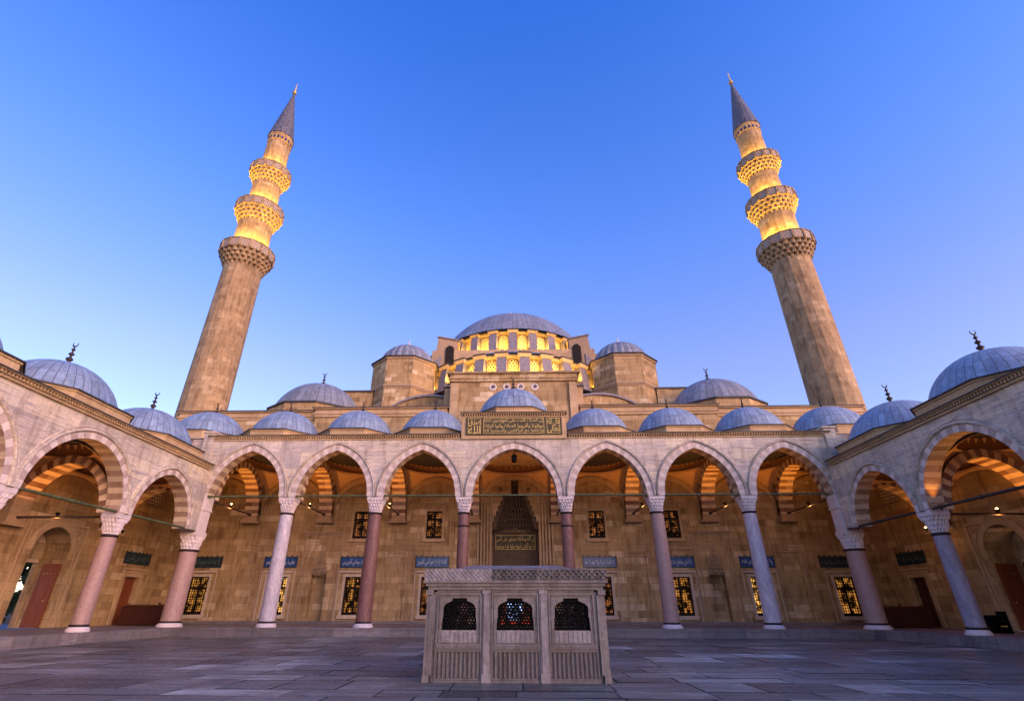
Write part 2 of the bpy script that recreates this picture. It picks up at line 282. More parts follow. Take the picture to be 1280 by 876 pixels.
# ------------------------------------------------------------------ shared shape functions
def arch_pts(a, rise, off=0.0, n=14):
    """pointed arch centred on 0, springing at 0; returns [(s,z,arc)] left to right"""
    c = (rise*rise-a*a)/(2*a)
    if c < 0.02: c = 0.02
    Rr = a+c+off; th = math.acos(c/Rr); P = []
    for k in range(n+1):
        t = th*k/n; P.append((-(Rr*cos(t)-c), Rr*sin(t), Rr*t if off == 0 else (a+c)*t))
    L = P[-1][2]
    Q = [(-s_, z, 2*L-u) for (s_, z, u) in reversed(P[:-1])]
    return P+Q
def arcade(fmap, bays, spring, ztop, s0, s1, t0, t1, marble, vmat, wallname, parent, smooth=False, back=True, vt=.36, vthing='arch', label=None, hood=True, hw_=1.0):
    """wall with pointed openings. fmap(s,t,z)->world; bays [(c,a,rise)]; t0 = courtyard face"""
    W = MB(); sg = 1 if t1 > t0 else -1
    def q(pts): W.face([fmap(*p) for p in pts])
    edges = [s0]
    for c, a, r in bays: edges += [c-a, c+a]
    edges.append(s1)
    for tt in ([t0, t1] if back else [t0]):
        for i in range(0, len(edges), 2):
            a_, b_ = edges[i], edges[i+1]
            if b_-a_ > .01: q([(a_, tt, spring), (b_, tt, spring), (b_, tt, ztop), (a_, tt, ztop)])
        for c, a, r in bays:
            P = arch_pts(a, r)
            for p0, p1 in zip(P, P[1:]):
                q([(c+p0[0], tt, spring+p0[1]), (c+p1[0], tt, spring+p1[1]), (c+p1[0], tt, ztop), (c+p0[0], tt, ztop)])
    for i in range(0, len(edges), 2): q([(edges[i], t0, spring), (edges[i+1], t0, spring), (edges[i+1], t1, spring), (edges[i], t1, spring)])
    q([(s0, t0, ztop), (s1, t0, ztop), (s1, t1, ztop), (s0, t1, ztop)])
    q([(s0, t0, spring), (s0, t1, spring), (s0, t1, ztop), (s0, t0, ztop)]); q([(s1, t0, spring), (s1, t1, spring), (s1, t1, ztop), (s1, t0, ztop)])
    W.build(wallname, marble, parent)
    for c, a, r in bays:
        A = MB(); P = arch_pts(a, r); O = arch_pts(a, r, vt); p = .03*sg
        for fa, (tt, pr_) in enumerate(((t0, -p), (t1, p))):
            if fa == 1 and not back: continue
            g = [[fmap(c+x[0], tt+pr_, spring+x[1]) for x in P], [fmap(c+x[0], tt+pr_, spring+x[1]) for x in O]]
            A.grid(g, [[(x[2], 0) for x in P], [(x[2], vt) for x in P]], False)
            A.grid([[fmap(c+x[0], tt+pr_, spring+x[1]) for x in O], [fmap(c+x[0], tt+p*.1*(1 if fa == 0 else -1), spring+x[1]) for x in O]], [[(x[2], 0) for x in P], [(x[2], .03) for x in P]], False)
        ts = [t0-p+(t1-t0+2*p)*k/3 for k in range(4)]
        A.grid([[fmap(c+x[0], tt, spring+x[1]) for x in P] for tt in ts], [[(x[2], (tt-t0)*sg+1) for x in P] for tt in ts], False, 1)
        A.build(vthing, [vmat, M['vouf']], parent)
        if hood:
            H = MB(); prof = [(vt+.0, 0), (vt+.01, .08), (vt+.04, .13), (vt+.08, .12), (vt+.085, .05), (vt+.11, .05), (vt+.13, .08), (vt+.15, 0)]
            rows = [[fmap(c+x[0], t0-pp*sg, spring+x[1]) for x in arch_pts(a, r, vt+(off-vt)*hw_)] for off, pp in prof]
            H.grid(rows, None, False); H.build('arch_moulding', marble, parent)
def dentil(parent, fmap, s0, s1, t0, z, mats, step=.15):
    """cornice: fillet, dentil row, lead edge. t0 = face, projects to -t"""
    D = MB()
    def bx(a, b, c, d, e, f, mi): D.hexa([fmap(a, c, e), fmap(b, c, e), fmap(b, d, e), fmap(a, d, e), fmap(a, c, f), fmap(b, c, f), fmap(b, d, f), fmap(a, d, f)], mi)
    bx(s0, s1, t0-.06, t0+.5, z-.10, z-.003, 0)
    k = s0+.04
    while k < s1-.1: bx(k, k+step*.45, t0-.15, t0-.02, z, z+.12, 0); k += step
    bx(s0, s1, t0-.05, t0+.5, z, z+.12, 2); bx(s0-.03, s1+.03, t0-.2, t0+.6, z+.122, z+.16, 0); bx(s0-.05, s1+.05, t0-.25, t0+.6, z+.162, z+.205, 1)  # dark backing paints the shade between the dentils
    return D.build('cornice', mats, parent)
def muq(mb, r0, r1, z0, z1, tiers, n, cx=0, cy=0, a0=0, a1=2*pi, sq=None, dep=.5, notch=0):
    """stalactite corbel as a stepped, scalloped surface; sq = squareness at the top"""
    P = []; per = 6; N = int(n*per*(a1-a0)/(2*pi)+.5)
    for k in range(tiers):
        ra = r0+(r1-r0)*k/tiers; rb = r0+(r1-r0)*(k+1)/tiers; za = z0+(z1-z0)*k/tiers; zb = z0+(z1-z0)*(k+1)/tiers
        for f in (0, .35, .7, .99):
            row = []
            for j in range(N+1):
                a = a0+(a1-a0)*j/N; ph = a*n/2+(pi/2 if k % 2 else 0); cell = abs(sin(ph))      # 1 at cell centre, 0 at cell edge
                low = (1-cell)**1.2
                rr = ra+(rb-ra)*(f**1.6)*(1-dep*low) - (rb-ra)*dep*.6*low*f
                rr -= notch*low*(.25+f)
                z = za+(zb-za)*f
                if sq:
                    e = sq*max(0, (k+f)/tiers); sc = 1/max(abs(cos(a)), abs(sin(a))); rr = rr*((1-e)+e*sc)
                row.append((cx+rr*cos(a), cy+rr*sin(a), z))
            P.append(row)
    mb.grid(P, None, False)
def finial_mesh(name, s, mat):
    b = MB(); pr_ = [(0.0, -.1), (.34, -.1), (.30, .03), (.10, .10), (.07, .18), (.15, .26), (.15, .32), (.05, .40), (.045, .46), (.12, .54), (.12, .58), (.04, .65), (.035, .72), (.085, .78), (.085, .82), (.03, .88), (.025, .98), (.0, .98)]
    b.lathe([(r*s, z*s) for r, z in pr_], 10)
    R0, c = .13*s, 1.10*s; P = []
    for k in range(15):
        a = -pi*1.25+pi*1.5*k/14+0; th = .035*s*sin(pi*k/14)+.006*s; ctr = (R0*cos(a), 0, c+R0*sin(a)); P.append([(ctr[0]+th*cos(a)*cos(t), th*sin(t)*.6, ctr[2]+th*sin(a)*cos(t)) for t in [2*pi*q/6 for q in range(7)]])
    b.grid(P, None, True)
    return b.mesh(name, mat)
FIN = finial_mesh('finial', 1.0, M['bronze']); FING = finial_mesh('finial_gilt', 1.0, M['gold'])
def cap_profile(rb, h, n=12):
    Rs = (rb*rb+h*h)/(2*h); th = math.asin(min(1, rb/Rs)) if h <= rb else pi-math.asin(rb/Rs)
    return [(Rs*sin(th*(1-k/n)), Rs*cos(th*(1-k/n))-(Rs-h)) for k in range(n+1)]
def dome(parent, cx, cy, z, rb, h, nu=40, mat='lead', fin=1.0, finm=None, skirt=.12, n=48, label=None, rib=None):
    b = MB(); pr_ = [(rb+.12, -.05), (rb+.10, .03), (rb, .06)]+[(r, zz+.06) for r, zz in cap_profile(rb, h)]
    b.lathe(pr_, n if not rib else rib*6, nu=nu, rf=(lambda a, zz: 1-.045*(abs(cos(a*rib/2))**3)) if rib else None)
    o = b.mesh('dome', M[mat]); d = put('dome', o, parent, (cx, cy, z), label=label)
    if fin: put('finial', finm or FIN, d, (cx, cy, z+h+.05), scale=(fin, fin, fin))
    return d
def drum(parent, cx, cy, hx, hy, fx, fy, z0, z1, mat='limed', name='drum', edge=True):
    """chamfered rectangular drum with lead edge; half sizes hx,hy; half facets fx,fy"""
    def poly(e): X, Y = hx+e, hy+e; a, c = fx+e*.41, fy+e*.41; return [(cx+a, cy-Y), (cx+X, cy-c), (cx+X, cy+c), (cx+a, cy+Y), (cx-a, cy+Y), (cx-X, cy+c), (cx-X, cy-c), (cx-a, cy-Y)]
    b = MB(); b.prism(poly(0), z0, z1-.14); b.prism(poly(.05), z1-.139, z1-.06, mi=0); b.prism(poly(.12), z1-.058, z1+.0, mi=1); return b.build(name, [M[mat], M['roof']], parent, (cx, cy, z0))
def vault(parent, cx, cy, sx, sy, z0, rise, hc=2.1, name='vault'):
    b = MB(); N = 64; P = []; Q = []
    for i in range(9):
        row = []
        for k in range(N+1):
            a = 2*pi*k/N+pi/4; ca, sa = cos(a), sin(a); m_ = 1/max(abs(ca), abs(sa)); f = i/8; rr = m_+(0.97-m_)*f; x, y = ca*rr, sa*rr
            row.append((cx+x*sx, cy+y*sy, z0+rise*sqrt(max(0, 2-x*x-y*y)) if i else z0+rise*sqrt(max(0, 2-ca*ca*m_*m_-sa*sa*m_*m_))))
        P.append(row)
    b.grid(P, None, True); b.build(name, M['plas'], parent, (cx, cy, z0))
    b = MB(); zr = z0+rise*1.02; prof = [(.97, 0), (.90, .02), (.90, .10), (.93, .12), (.93, .3)]+[(.93*cos(t), .3+hc*sin(t)) for t in [pi/2*k/8 for k in range(1, 9)]]
    G = [[(cx+sx*r*cos(2*pi*k/N), cy+sy*r*sin(2*pi*k/N), zr+zz) for k in range(N+1)] for r, zz in prof]
    b.grid(G, [[(k/N*40, zz) for k in range(N+1)] for r, zz in prof], True); b.build('cupola', M['cup'], parent, (cx, cy, zr))
def cupmat():
    t = NT("painted_cupola"); sp = t.n("ShaderNodeSeparateXYZ"); t.l(t.uv(), sp.inputs[0]); u, v = sp.outputs[0], sp.outputs[1]
    tri = t.math('ABSOLUTE', t.math('SUBTRACT', t.math('FRACT', t.math('MULTIPLY', u, 1.0)), .5)); lim = t.math('ADD', t.math('MULTIPLY', tri, .9), .42)
    band = t.math('LESS_THAN', v, lim); c = t.mix(band, (.66, .42, .18), (.22, .11, .05)); low = t.math('LESS_THAN', v, .12); c = t.mix(low, c, (.36, .22, .12)); return t.fin(c, .85)
M['cup'] = cupmat()
def cap_mesh(rb, half, h):
    b = MB(); muq(b, rb, half/1.0, .0, h*.8, 4, 16, sq=.9, dep=.45, notch=.085); b.box(-half*.98, half*.98, -half*.98, half*.98, h*.8-.02, h); b.lathe([(rb*.96, -.02), (rb*.98, .03), (rb*.9, .06)], 24)
    return b.mesh('capital', M['cap'])
COLM = {}
def column(parent, x, y, z0, z1, zc, rb, rt, mat, half, label, plinth=None, midring=None):
    """z0 floor, z1 collar, zc top of capital"""
    key = (round(z1-z0, 2), rb, rt, half, round(zc-z1, 2))
    if key not in COLM:
        H = z1-z0; s_ = MB(); s_.lathe([(rb*1.02, .2), (rb, .32)]+[(rb+(rt-rb)*k/8+.006*sin(pi*k/8), .32+(H-.32)*k/8) for k in range(1, 9)], 40)
        e = MB(); e.lathe([(rb*1.28, 0), (rb*1.30, .05), (rb*1.22, .12), (rb*1.12, .14), (rb*1.12, .18), (rb*1.0, .2)], 40)
        c = MB(); c.lathe([(rb*1.03, .18), (rb*1.08, .2), (rb*1.08, .27), (rb*.99, .29)], 40); t_ = MB(); t_.lathe([(rt*.98, H-.02), (rt*1.13, H+.01), (rt*1.15, H+.05), (rt*1.12, H+.1), (rt*.9, H+.12)], 40)
        COLM[key] = (s_, e.mesh('base', M['cap']), c.mesh('bottom_collar', M['bronze']), t_.mesh('collar', M['bronze']), cap_mesh(rt*.98, half, zc-z1-.08), {})
    s_, e, c, t_, cp, d = COLM[key]
    if mat not in d: d[mat] = s_.mesh('column', M[mat])
    o = put('column', d[mat], parent, (x, y, z0), label=label)
    put('base', e, o, (x, y, z0)); put('collar', c, o, (x, y, z0)); put('collar', t_, o, (x, y, z0)); put('capital', cp, o, (x, y, z1+.08))
    if plinth: p = MB(); p.box(-plinth, plinth, -plinth, plinth, -.395, .0); put('plinth', p.mesh('plinth', M['step']), o, (x, y, z0))
    if midring: r_ = MB(); rr = rt; r_.lathe([(rr*.98, 0), (rr*1.12, .01), (rr*1.12, .09), (rr*.98, .1)], 32); put('collar', r_.mesh('ring', M['bronze']), o, (x, y, midring))
    return o
ARF = {'ا': 'FE8D 2', 'ب': 'FE8F 4', 'ة': 'FE93 2', 'ت': 'FE95 4', 'ث': 'FE99 4', 'ج': 'FE9D 4', 'ح': 'FEA1 4', 'خ': 'FEA5 4', 'د': 'FEA9 2', 'ذ': 'FEAB 2', 'ر': 'FEAD 2', 'ز': 'FEAF 2', 'س': 'FEB1 4', 'ش': 'FEB5 4', 'ص': 'FEB9 4', 'ض': 'FEBD 4', 'ط': 'FEC1 4', 'ظ': 'FEC5 4', 'ع': 'FEC9 4', 'غ': 'FECD 4', 'ف': 'FED1 4', 'ق': 'FED5 4', 'ك': 'FED9 4', 'ل': 'FEDD 4', 'م': 'FEE1 4', 'ن': 'FEE5 4', 'ه': 'FEE9 4', 'و': 'FEED 2', 'ى': 'FEEF 2', 'ي': 'FEF1 4', 'ٱ': 'FB50 2', 'آ': 'FE81 2', 'أ': 'FE83 2', 'إ': 'FE87 2', 'ئ': 'FE89 4', 'ء': 'FE80 1', '\uFEFB': 'FEFB 2'}
def shape_ar(s_):
    s_ = s_.replace('لا', '\uFEFB'); o = ''; n = len(s_)
    for i, ch in enumerate(s_):
        if ch not in ARF: o += ch; continue
        b, k = ARF[ch].split(); b = int(b, 16); k = int(k)
        pj = i > 0 and s_[i-1] in ARF and ARF[s_[i-1]].endswith('4'); nj = k == 4 and i < n-1 and s_[i+1] in ARF and not ARF[s_[i+1]].endswith('1')
        if k == 1: pj = False
        o += chr(b+(3 if pj and nj else 2 if nj else 1 if pj else 0))
    return o[::-1]
def lettering(parent, lines, W, H, fm, mat, name='lettering', d=.012):
    """fm(u,v,d)->world, u in [-W/2,W/2], v in [0,H]"""
    b = MB(); n = len(lines)
    for li, ln in enumerate(lines):
        c = bpy.data.curves.new('t', 'FONT'); c.body = shape_ar(ln); c.resolution_u = 2; o = bpy.data.objects.new('t', c); COL.objects.link(o)
        bpy.context.view_layer.update(); me = bpy.data.meshes.new_from_object(o.evaluated_get(bpy.context.evaluated_depsgraph_get()))
        if len(me.vertices):
            xs = [v.co.x for v in me.vertices]; ys = [v.co.y for v in me.vertices]; x0, x1, y0, y1 = min(xs), max(xs), min(ys), max(ys); hh = H/n; v0 = H-(li+1)*hh
            i0 = len(b.v); b.v += [tuple(fm(((v.co.x-x0)/(x1-x0)-.5)*W, v0-hh*.06+(v.co.y-y0)/(y1-y0)*hh*1.12, d)) for v in me.vertices]
            for p in me.polygons: b.f.append(tuple(i0+i for i in p.vertices)); b.uv.append(None); b.sm.append(False); b.mi.append(0)
        bpy.data.objects.remove(o); bpy.data.curves.remove(c); bpy.data.meshes.remove(me)
    return b.build(name, mat, parent)
def lamp(name, loc, e, col=(1, .47, .12), r=.08, spot=None, rot=(0, 0, 0), blend=.6):
    l = bpy.data.lights.new(name, 'SPOT' if spot else 'POINT'); l.energy = e; l.color = col; l.shadow_soft_size = r
    if spot: l.spot_size = spot; l.spot_blend = blend
    o = bpy.data.objects.new(name, l); COL.objects.link(o); o.location = loc; o.rotation_euler = rot; return o

# ================================================================== LAYOUT NUMBERS
FZ = .41                                   # platform floor
CX = [2.962, 8.148, 13.374, 18.644]; WX = 23.9; FY = 30.0; WY = 36.6
SP, RISE = 7.12, 2.76                      # front springing, rise
SSP, SRISE = 5.22, 2.42                    # side springing
SY = [30.0, 23.7, 17.65, 11.6, 5.55, -0.5, -6.55]

# ================================================================== GROUND
g = MB(); g.face([(-600, -600, -.03), (600, -600, -.03), (600, 600, -.03), (-600, 600, -.03)])
struct(g.build('ground', M['soil']))
g = MB(); g.face([(-18, -16, -.012), (18, -16, -.012), (18, 29.4, -.012), (-18, 29.4, -.012)])
struct(g.build('paving_bed', M['joint']))
random.seed(11); g = MB(); y = -8.0
while y < 29.3:
    d = random.choice((.8, 1.05, 1.3, 1.55)); d = min(d, 29.32-y) if 29.32-y < 1.8 else d; x = -17.95-random.random()*1.5
    while x < 17.9:
        L = random.uniform(1.0, 2.5); x0, x1 = max(x, -17.95), min(x+L, 17.95)
        if x1-x0 > .12:
            gp = random.uniform(.008, .022); z = [random.uniform(-.006, .004) for _ in range(4)]; sk = random.uniform(-.05, .05)
            a = (x0+gp, y+gp, z[0]); b = (x1-gp, y+gp, z[1]); c = (x1-gp, y+d-gp, z[2]); e = (x0+gp, y+d-gp, z[3])
            g.face([a, b, c, e]);
        x += L
    y += d
struct(g.build('courtyard_floor', M['pave']))
p = MB(); U = [(-WX, -8, -17.9, 36.6), (17.9, -8, WX, 36.6)]
p.box(-17.9, 17.9, 29.25, WY, -.02, FZ)
for a, b, c, d in U: p.box(a, c, b, d, -.02, FZ-.002)
p.box(-17.85, 17.85, 29.22, 29.28, FZ-.10, FZ+.004)
struct(p.build('platform', M['step']))

# ================================================================== ENTRANCE PORTICO
PO = thing('entrance_portico', 'pale marble portico of seven pointed arches with nine grey lead domes before the mosque front', 'portico', (0, FY, 0))
fmF = lambda s, t, z: (s, t, z)
bays = [((CX[i]+CX[i+1])/2*sg, (CX[i+1]-CX[i])/2-.5, RISE) for sg in (-1, 1) for i in range(3)]
bays = sorted(bays+[(0, 2.46, RISE+.02)])
arcade(fmF, bays, SP, 10.62, -19.95, 19.95, 29.55, 30.25, M['marb'], M['vou'], 'arch_wall', PO)
dentil(PO, fmF, -18.9, -3.3, 29.55, 10.62, [M['limed'], M['roof'], M['dark']]); dentil(PO, fmF, 3.3, 18.9, 29.55, 10.62, [M['limed'], M['roof'], M['dark']])
# end blocks of the wall above the side arcades
for sg in (-1, 1):
    b = MB(); b.box(sg*18.92-.32, sg*18.92+.32, 29.42, 30.6, 8.6, 11.0); b.box(sg*18.92-.40, sg*18.92+.40, 29.34, 30.7, 11.002, 11.1); b.build('corner_pier', M['marb'], PO)
    # pier from springing down to the low corner capital
    b = MB(); b.box(sg*18.644-.5, sg*18.644+.5, 29.5, 30.3, 5.2, SP-.75); b.box(sg*18.644-.56, sg*18.644+.56, 29.44, 30.36, SP-.748, SP-.66); b.box(sg*18.644-.52, sg*18.644+.52, 29.48, 30.32, SP-.658, SP-.003); b.build('corner_pier', M['cap'], PO)
LBL = {(-1, 3): 'pink granite corner column', (-1, 2): 'white marble column', (-1, 1): 'dark red column', (-1, 0): 'red column with two bronze collars', (1, 0): 'red column with two bronze collars', (1, 1): 'pink column', (1, 2): 'veined grey white column', (1, 3): 'greyish pink corner column'}
MT = {(-1, 3): 'pink', (-1, 2): 'white', (-1, 1): 'porph', (-1, 0): 'porph', (1, 0): 'porph', (1, 1): 'pink', (1, 2): 'white', (1, 3): 'pink'}
for sg in (-1, 1):
    for i in range(4):
        k = (sg, i)
        if i == 3: column(PO, sg*CX[3], FY, FZ, 4.16, SSP, .50, .47, MT[k], .50, LBL[k], plinth=None)
        else: column(PO, sg*CX[i], FY, FZ, 6.16, SP, .335 if i == 0 else .41, .315 if i == 0 else .355, MT[k], .46, LBL[k], midring=5.45 if i == 0 else None)
# roof slab, drums, domes, vaults
b = MB(); b.box(-19.6, 19.6, 30.4, WY, 12.28-1.75, 10.9); b.box(-WX, -19.3, 30.2, WY, 10.53, 10.9); b.box(19.3, WX, 30.2, WY, 10.53, 10.9); b.build('roof', M['roof'], PO)
cxs = [0]+[sg*(CX[i]+CX[i+1])/2 for sg in (-1, 1) for i in range(3)]+[sg*21.4 for sg in (-1, 1)]
for c in cxs:
    if c == 0:
        b = MB(); b.box(-3.22, 3.22, 29.42, 36.0, 10.5, 11.93); b.build('inscription_block', M['limed'], PO)
        dentil(PO, fmF, -3.25, 3.25, 29.45, 11.95, [M['limed'], M['roof'], M['dark']])
        b = MB(); b.box(-2.95, 2.95, 29.36, 29.42, 10.72, 11.86, 1)
        for a, e in ((-2.82, -2.02), (-1.86, 1.86), (2.02, 2.82)): b.box(a, e, 29.345, 29.358, 10.80, 11.78, 0)
        ip = b.build('inscription_panel', [M['goldbg'] if 'goldbg' in M else M['greenp'], M['greenp']], PO, label='gold Arabic inscription on green over the central arch')
        f = MB()
        for a, e in ((-2.82, -2.02), (-1.86, 1.86), (2.02, 2.82)):
            for z_ in (10.80, 11.755): f.box(a, e, 29.325, 29.344, z_, z_+.025)
            for x_ in (a, e-.025): f.box(x_, x_+.025, 29.325, 29.344, 10.826, 11.754)
        f.build('border', M['goldp'], ip)
        lettering(ip, ['إن الصلاة كانت على المؤمنين كتابا', 'موقوتا وأقيموا الصلاة وآتوا الزكاة', 'وٱركعوا مع ٱلراكعين وٱسجدوا لله'], 3.62, .93, lambda u, v, d: (u, 29.345-d, 10.83+v), M['goldp'])
        lettering(ip, ['قال الله', 'تعالى'], .72, .92, lambda u, v, d: (2.42+u, 29.345-d, 10.83+v), M['goldp']); lettering(ip, ['صدق', 'الله'], .72, .92, lambda u, v, d: (-2.42+u, 29.345-d, 10.83+v), M['goldp'])
        drum(PO, 0, 33.3, 2.75, 2.75, 1.14, 1.14, 12.2, 13.0); dome(PO, 0, 33.3, 13.0, 2.5, 2.15, fin=1.0, nu=36, label='raised dome over the central bay')
    else:
        big = abs(c) > 20; rr = 2.42 if big else 2.32
        if big: b = MB(); b.box(c-2.7, c+2.7, 30.55, 36.3, 10.9, 11.1); b.build('roof', M['limed'], PO)
        drum(PO, c, 33.3, 2.62, 2.62, 1.1, 1.1, 10.9, 11.68); dome(PO, c, 33.3, 11.68, rr, 1.95, fin=.75, nu=44)
    if c == 0: vault(PO, 0, 33.5, 2.94, 3.08, SP, RISE+.05)
    elif abs(c) > 20: vault(PO, sg*21.3 if False else (21.28 if c > 0 else -21.28), 33.5, 2.62, 3.08, SP, RISE+.05)
    else: vault(PO, c, 33.5, 2.6, 3.08, SP, RISE+.05)
    # blind arch on the mosque wall
    cc = c if abs(c) < 20 else (21.28 if c > 0 else -21.28); hw = 2.94 if c == 0 else 2.6
    A = MB(); P = arch_pts(hw-.42, RISE-.38); O = arch_pts(hw-.42, RISE-.38, .36)
    A.grid([[(cc+x[0], WY-.14, SP+x[1]) for x in P], [(cc+x[0], WY-.14, SP+x[1]) for x in O]], [[(x[2], 0) for x in P], [(x[2], .36) for x in P]], False)
    for q_ in (P, O): A.grid([[(cc+x[0], WY-.14, SP+x[1]) for x in q_], [(cc+x[0], WY+.01, SP+x[1]) for x in q_]], [[(x[2], 0) for x in P], [(x[2], .15) for x in P]], False)
    A.build('wall_arch', M['limed'], PO)
# transverse striped arches, corbels and tie rods
for sg in (-1, 1):
    for i in range(4):
        x = sg*CX[i]; a = 2.55; cy = 33.42; A = MB(); P = arch_pts(a, RISE-.12); O = arch_pts(a, RISE-.12, .42)
        for xx in (x-.46, x+.46): A.grid([[(xx, cy+q[0], SP+q[1]) for q in P], [(xx, cy+q[0], SP+q[1]) for q in O]], [[(q[2], 0) for q in P], [(q[2], .42) for q in P]], False)
        A.grid([[(xx, cy+q[0], SP+q[1]) for q in P] for xx in (x-.46, x, x+.46)], [[(q[2], k) for q in P] for k in (0, .5, 1)], False)
        A.build('striped_arch', M['voui'], PO)
        A = MB(); A.box(x-.46, x+.46, 35.98, WY+.02, SP-.3, SP+.02); A.box(x-.55, x+.55, 35.88, WY+.02, SP-.42, SP-.301); A.box(x-.60, x+.60, 35.94, WY+.02, SP-.52, SP-.421); A.build('corbel', M['carve'], PO)
        A = MB(); A.box(x-.46, x+.46, 36.1, WY-.01, SP+.021, SP+2.2); A.build('pier', M['lime'], PO)
        A = MB(); A.tube((x, 30.3, SP+.02), (x, 36.1, SP+.02), .05, 8); A.box(x-.07, x+.07, 35.75, 35.95, SP-.06, SP+.08); A.build('tie_rod', M['rodb'], PO)
xs = [-18.2]+sorted([s*c for s in (-1, 1) for c in CX[:3]])+[18.2]
for a, c in zip(xs, xs[1:]):
    A = MB(); A.tube((a+.3, 29.62, SP+.05), (c-.3, 29.62, SP+.05), .055, 8); A.tube((a, 29.62, SP+.05), (a+.32, 29.62, SP+.05), .075, 8); A.tube(((a+c)/2-.05, 29.62, SP+.05), ((a+c)/2+.05, 29.62, SP+.05), .075, 8); A.build('tie_rod', M['rodg'], PO)
# cross walls of the corner bays towards the side arcades
for sg in (-1, 1):
    fm = lambda s, t, z, sg=sg: (sg*s, t, z)
    arcade(fm, [(21.27, 2.1, SRISE)], SSP, 10.6, 19.15, WX, 29.6, 30.4, M['lime'], M['voui'], 'cross_wall', PO, vthing='striped_arch', hood=False)

# ================================================================== SIDE ARCADES
def grille_panel(b, fm, u0, u1, v0, v1, d, nu, nv, r=.022, mi=0):
    for k in range(nu+1):
        u = u0+(u1-u0)*k/nu; b.hexa([fm(u-r, v0, d), fm(u+r, v0, d), fm(u+r, v0, d+.03), fm(u-r, v0, d+.03), fm(u-r, v1, d), fm(u+r, v1, d), fm(u+r, v1, d+.03), fm(u-r, v1, d+.03)], mi)
    for k in range(nv+1):
        v = v0+(v1-v0)*k/nv; b.hexa([fm(u0, v-r, d-.02), fm(u1, v-r, d-.02), fm(u1, v-r, d+.01), fm(u0, v-r, d+.01), fm(u0, v+r, d-.02), fm(u1, v+r, d-.02), fm(u1, v+r, d+.01), fm(u0, v+r, d+.01)], mi)
def hx(b, fm, u0, u1, v0, v1, d0, d1, mi=0): b.hexa([fm(u0, v0, d0), fm(u1, v0, d0), fm(u1, v0, d1), fm(u0, v0, d1), fm(u0, v1, d0), fm(u1, v1, d0), fm(u1, v1, d1), fm(u0, v1, d1)], mi)
def rframe(b, fm, u0, u1, v0, v1, wd, d0, d1, bottom=True, mi=0):
    hx(b, fm, u0-wd, u0, v0-(wd if bottom else 0), v1+wd, d0, d1, mi); hx(b, fm, u1, u1+wd, v0-(wd if bottom else 0), v1+wd, d0, d1, mi); hx(b, fm, u0, u1, v1, v1+wd, d0, d1, mi)
    if bottom: hx(b, fm, u0, u1, v0-wd, v0, d0, d1, mi)
def wall_holes(b, fm, u0, u1, v0, v1, holes):
    us = sorted(set([u0, u1]+[h[0] for h in holes]+[h[1] for h in holes])); vs = sorted(set([v0, v1]+[h[2] for h in holes]+[h[3] for h in holes]))
    for a, c in zip(us, us[1:]):
        for e, f in zip(vs, vs[1:]):
            if any(h[0] <= a and c <= h[1] and h[2] <= e and f <= h[3] for h in holes): continue
            b.face([fm(a, e, 0), fm(c, e, 0), fm(c, f, 0), fm(a, f, 0)])
    for a, c, e, f, d in holes:
        for p, q in (((a, e), (a, f)), ((a, f), (c, f)), ((c, f), (c, e)), ((c, e), (a, e))): b.face([fm(p[0], p[1], 0), fm(q[0], q[1], 0), fm(q[0], q[1], d), fm(p[0], p[1], d)])
def tile_panel(parent, fm, c, v0, v1, W, light=True, text='', label=None):
    b = MB(); hx(b, fm, c-W/2, c+W/2, v0, v1, -.03, 0, 0); o = b.build('tile_panel', [M['tile'] if light else M['tiled']], parent, label=label)
    b = MB(); rframe(b, fm, c-W/2+.05, c+W/2-.05, v0+.05, v1-.05, .045, -.045, -.031); n = 6
    for k in range(n+1): u = c-W/2+.06+(W-.12)*k/n; hx(b, fm, u-.05, u+.05, v1, v1+(.09 if k % 2 else .05), -.03, 0)
    b.build('crest', M['tiled'], o)
    lettering(o, [text], W-.34, (v1-v0)-.24, lambda u, v, d: fm(c+u, v0+.12+v, -.031-d), M['tilel'] if light else M['tileld'], d=.004)
    return o
AYA = ['ٱلله لا إله إلا هو ٱلحي ٱلقيوم', 'لا تأخذه سنة ولا نوم له ما', 'في ٱلسموات وما في ٱلأرض من', 'ذا ٱلذي يشفع عنده إلا بإذنه', 'يعلم ما بين أيديهم وما خلفهم', 'ولا يحيطون بشيء من علمه', 'إلا بما شاء وسع كرسيه', 'ٱلسموات وٱلأرض ولا يؤده', 'حفظهما وهو ٱلعلي ٱلعظيم', 'لا إكراه في ٱلدين']
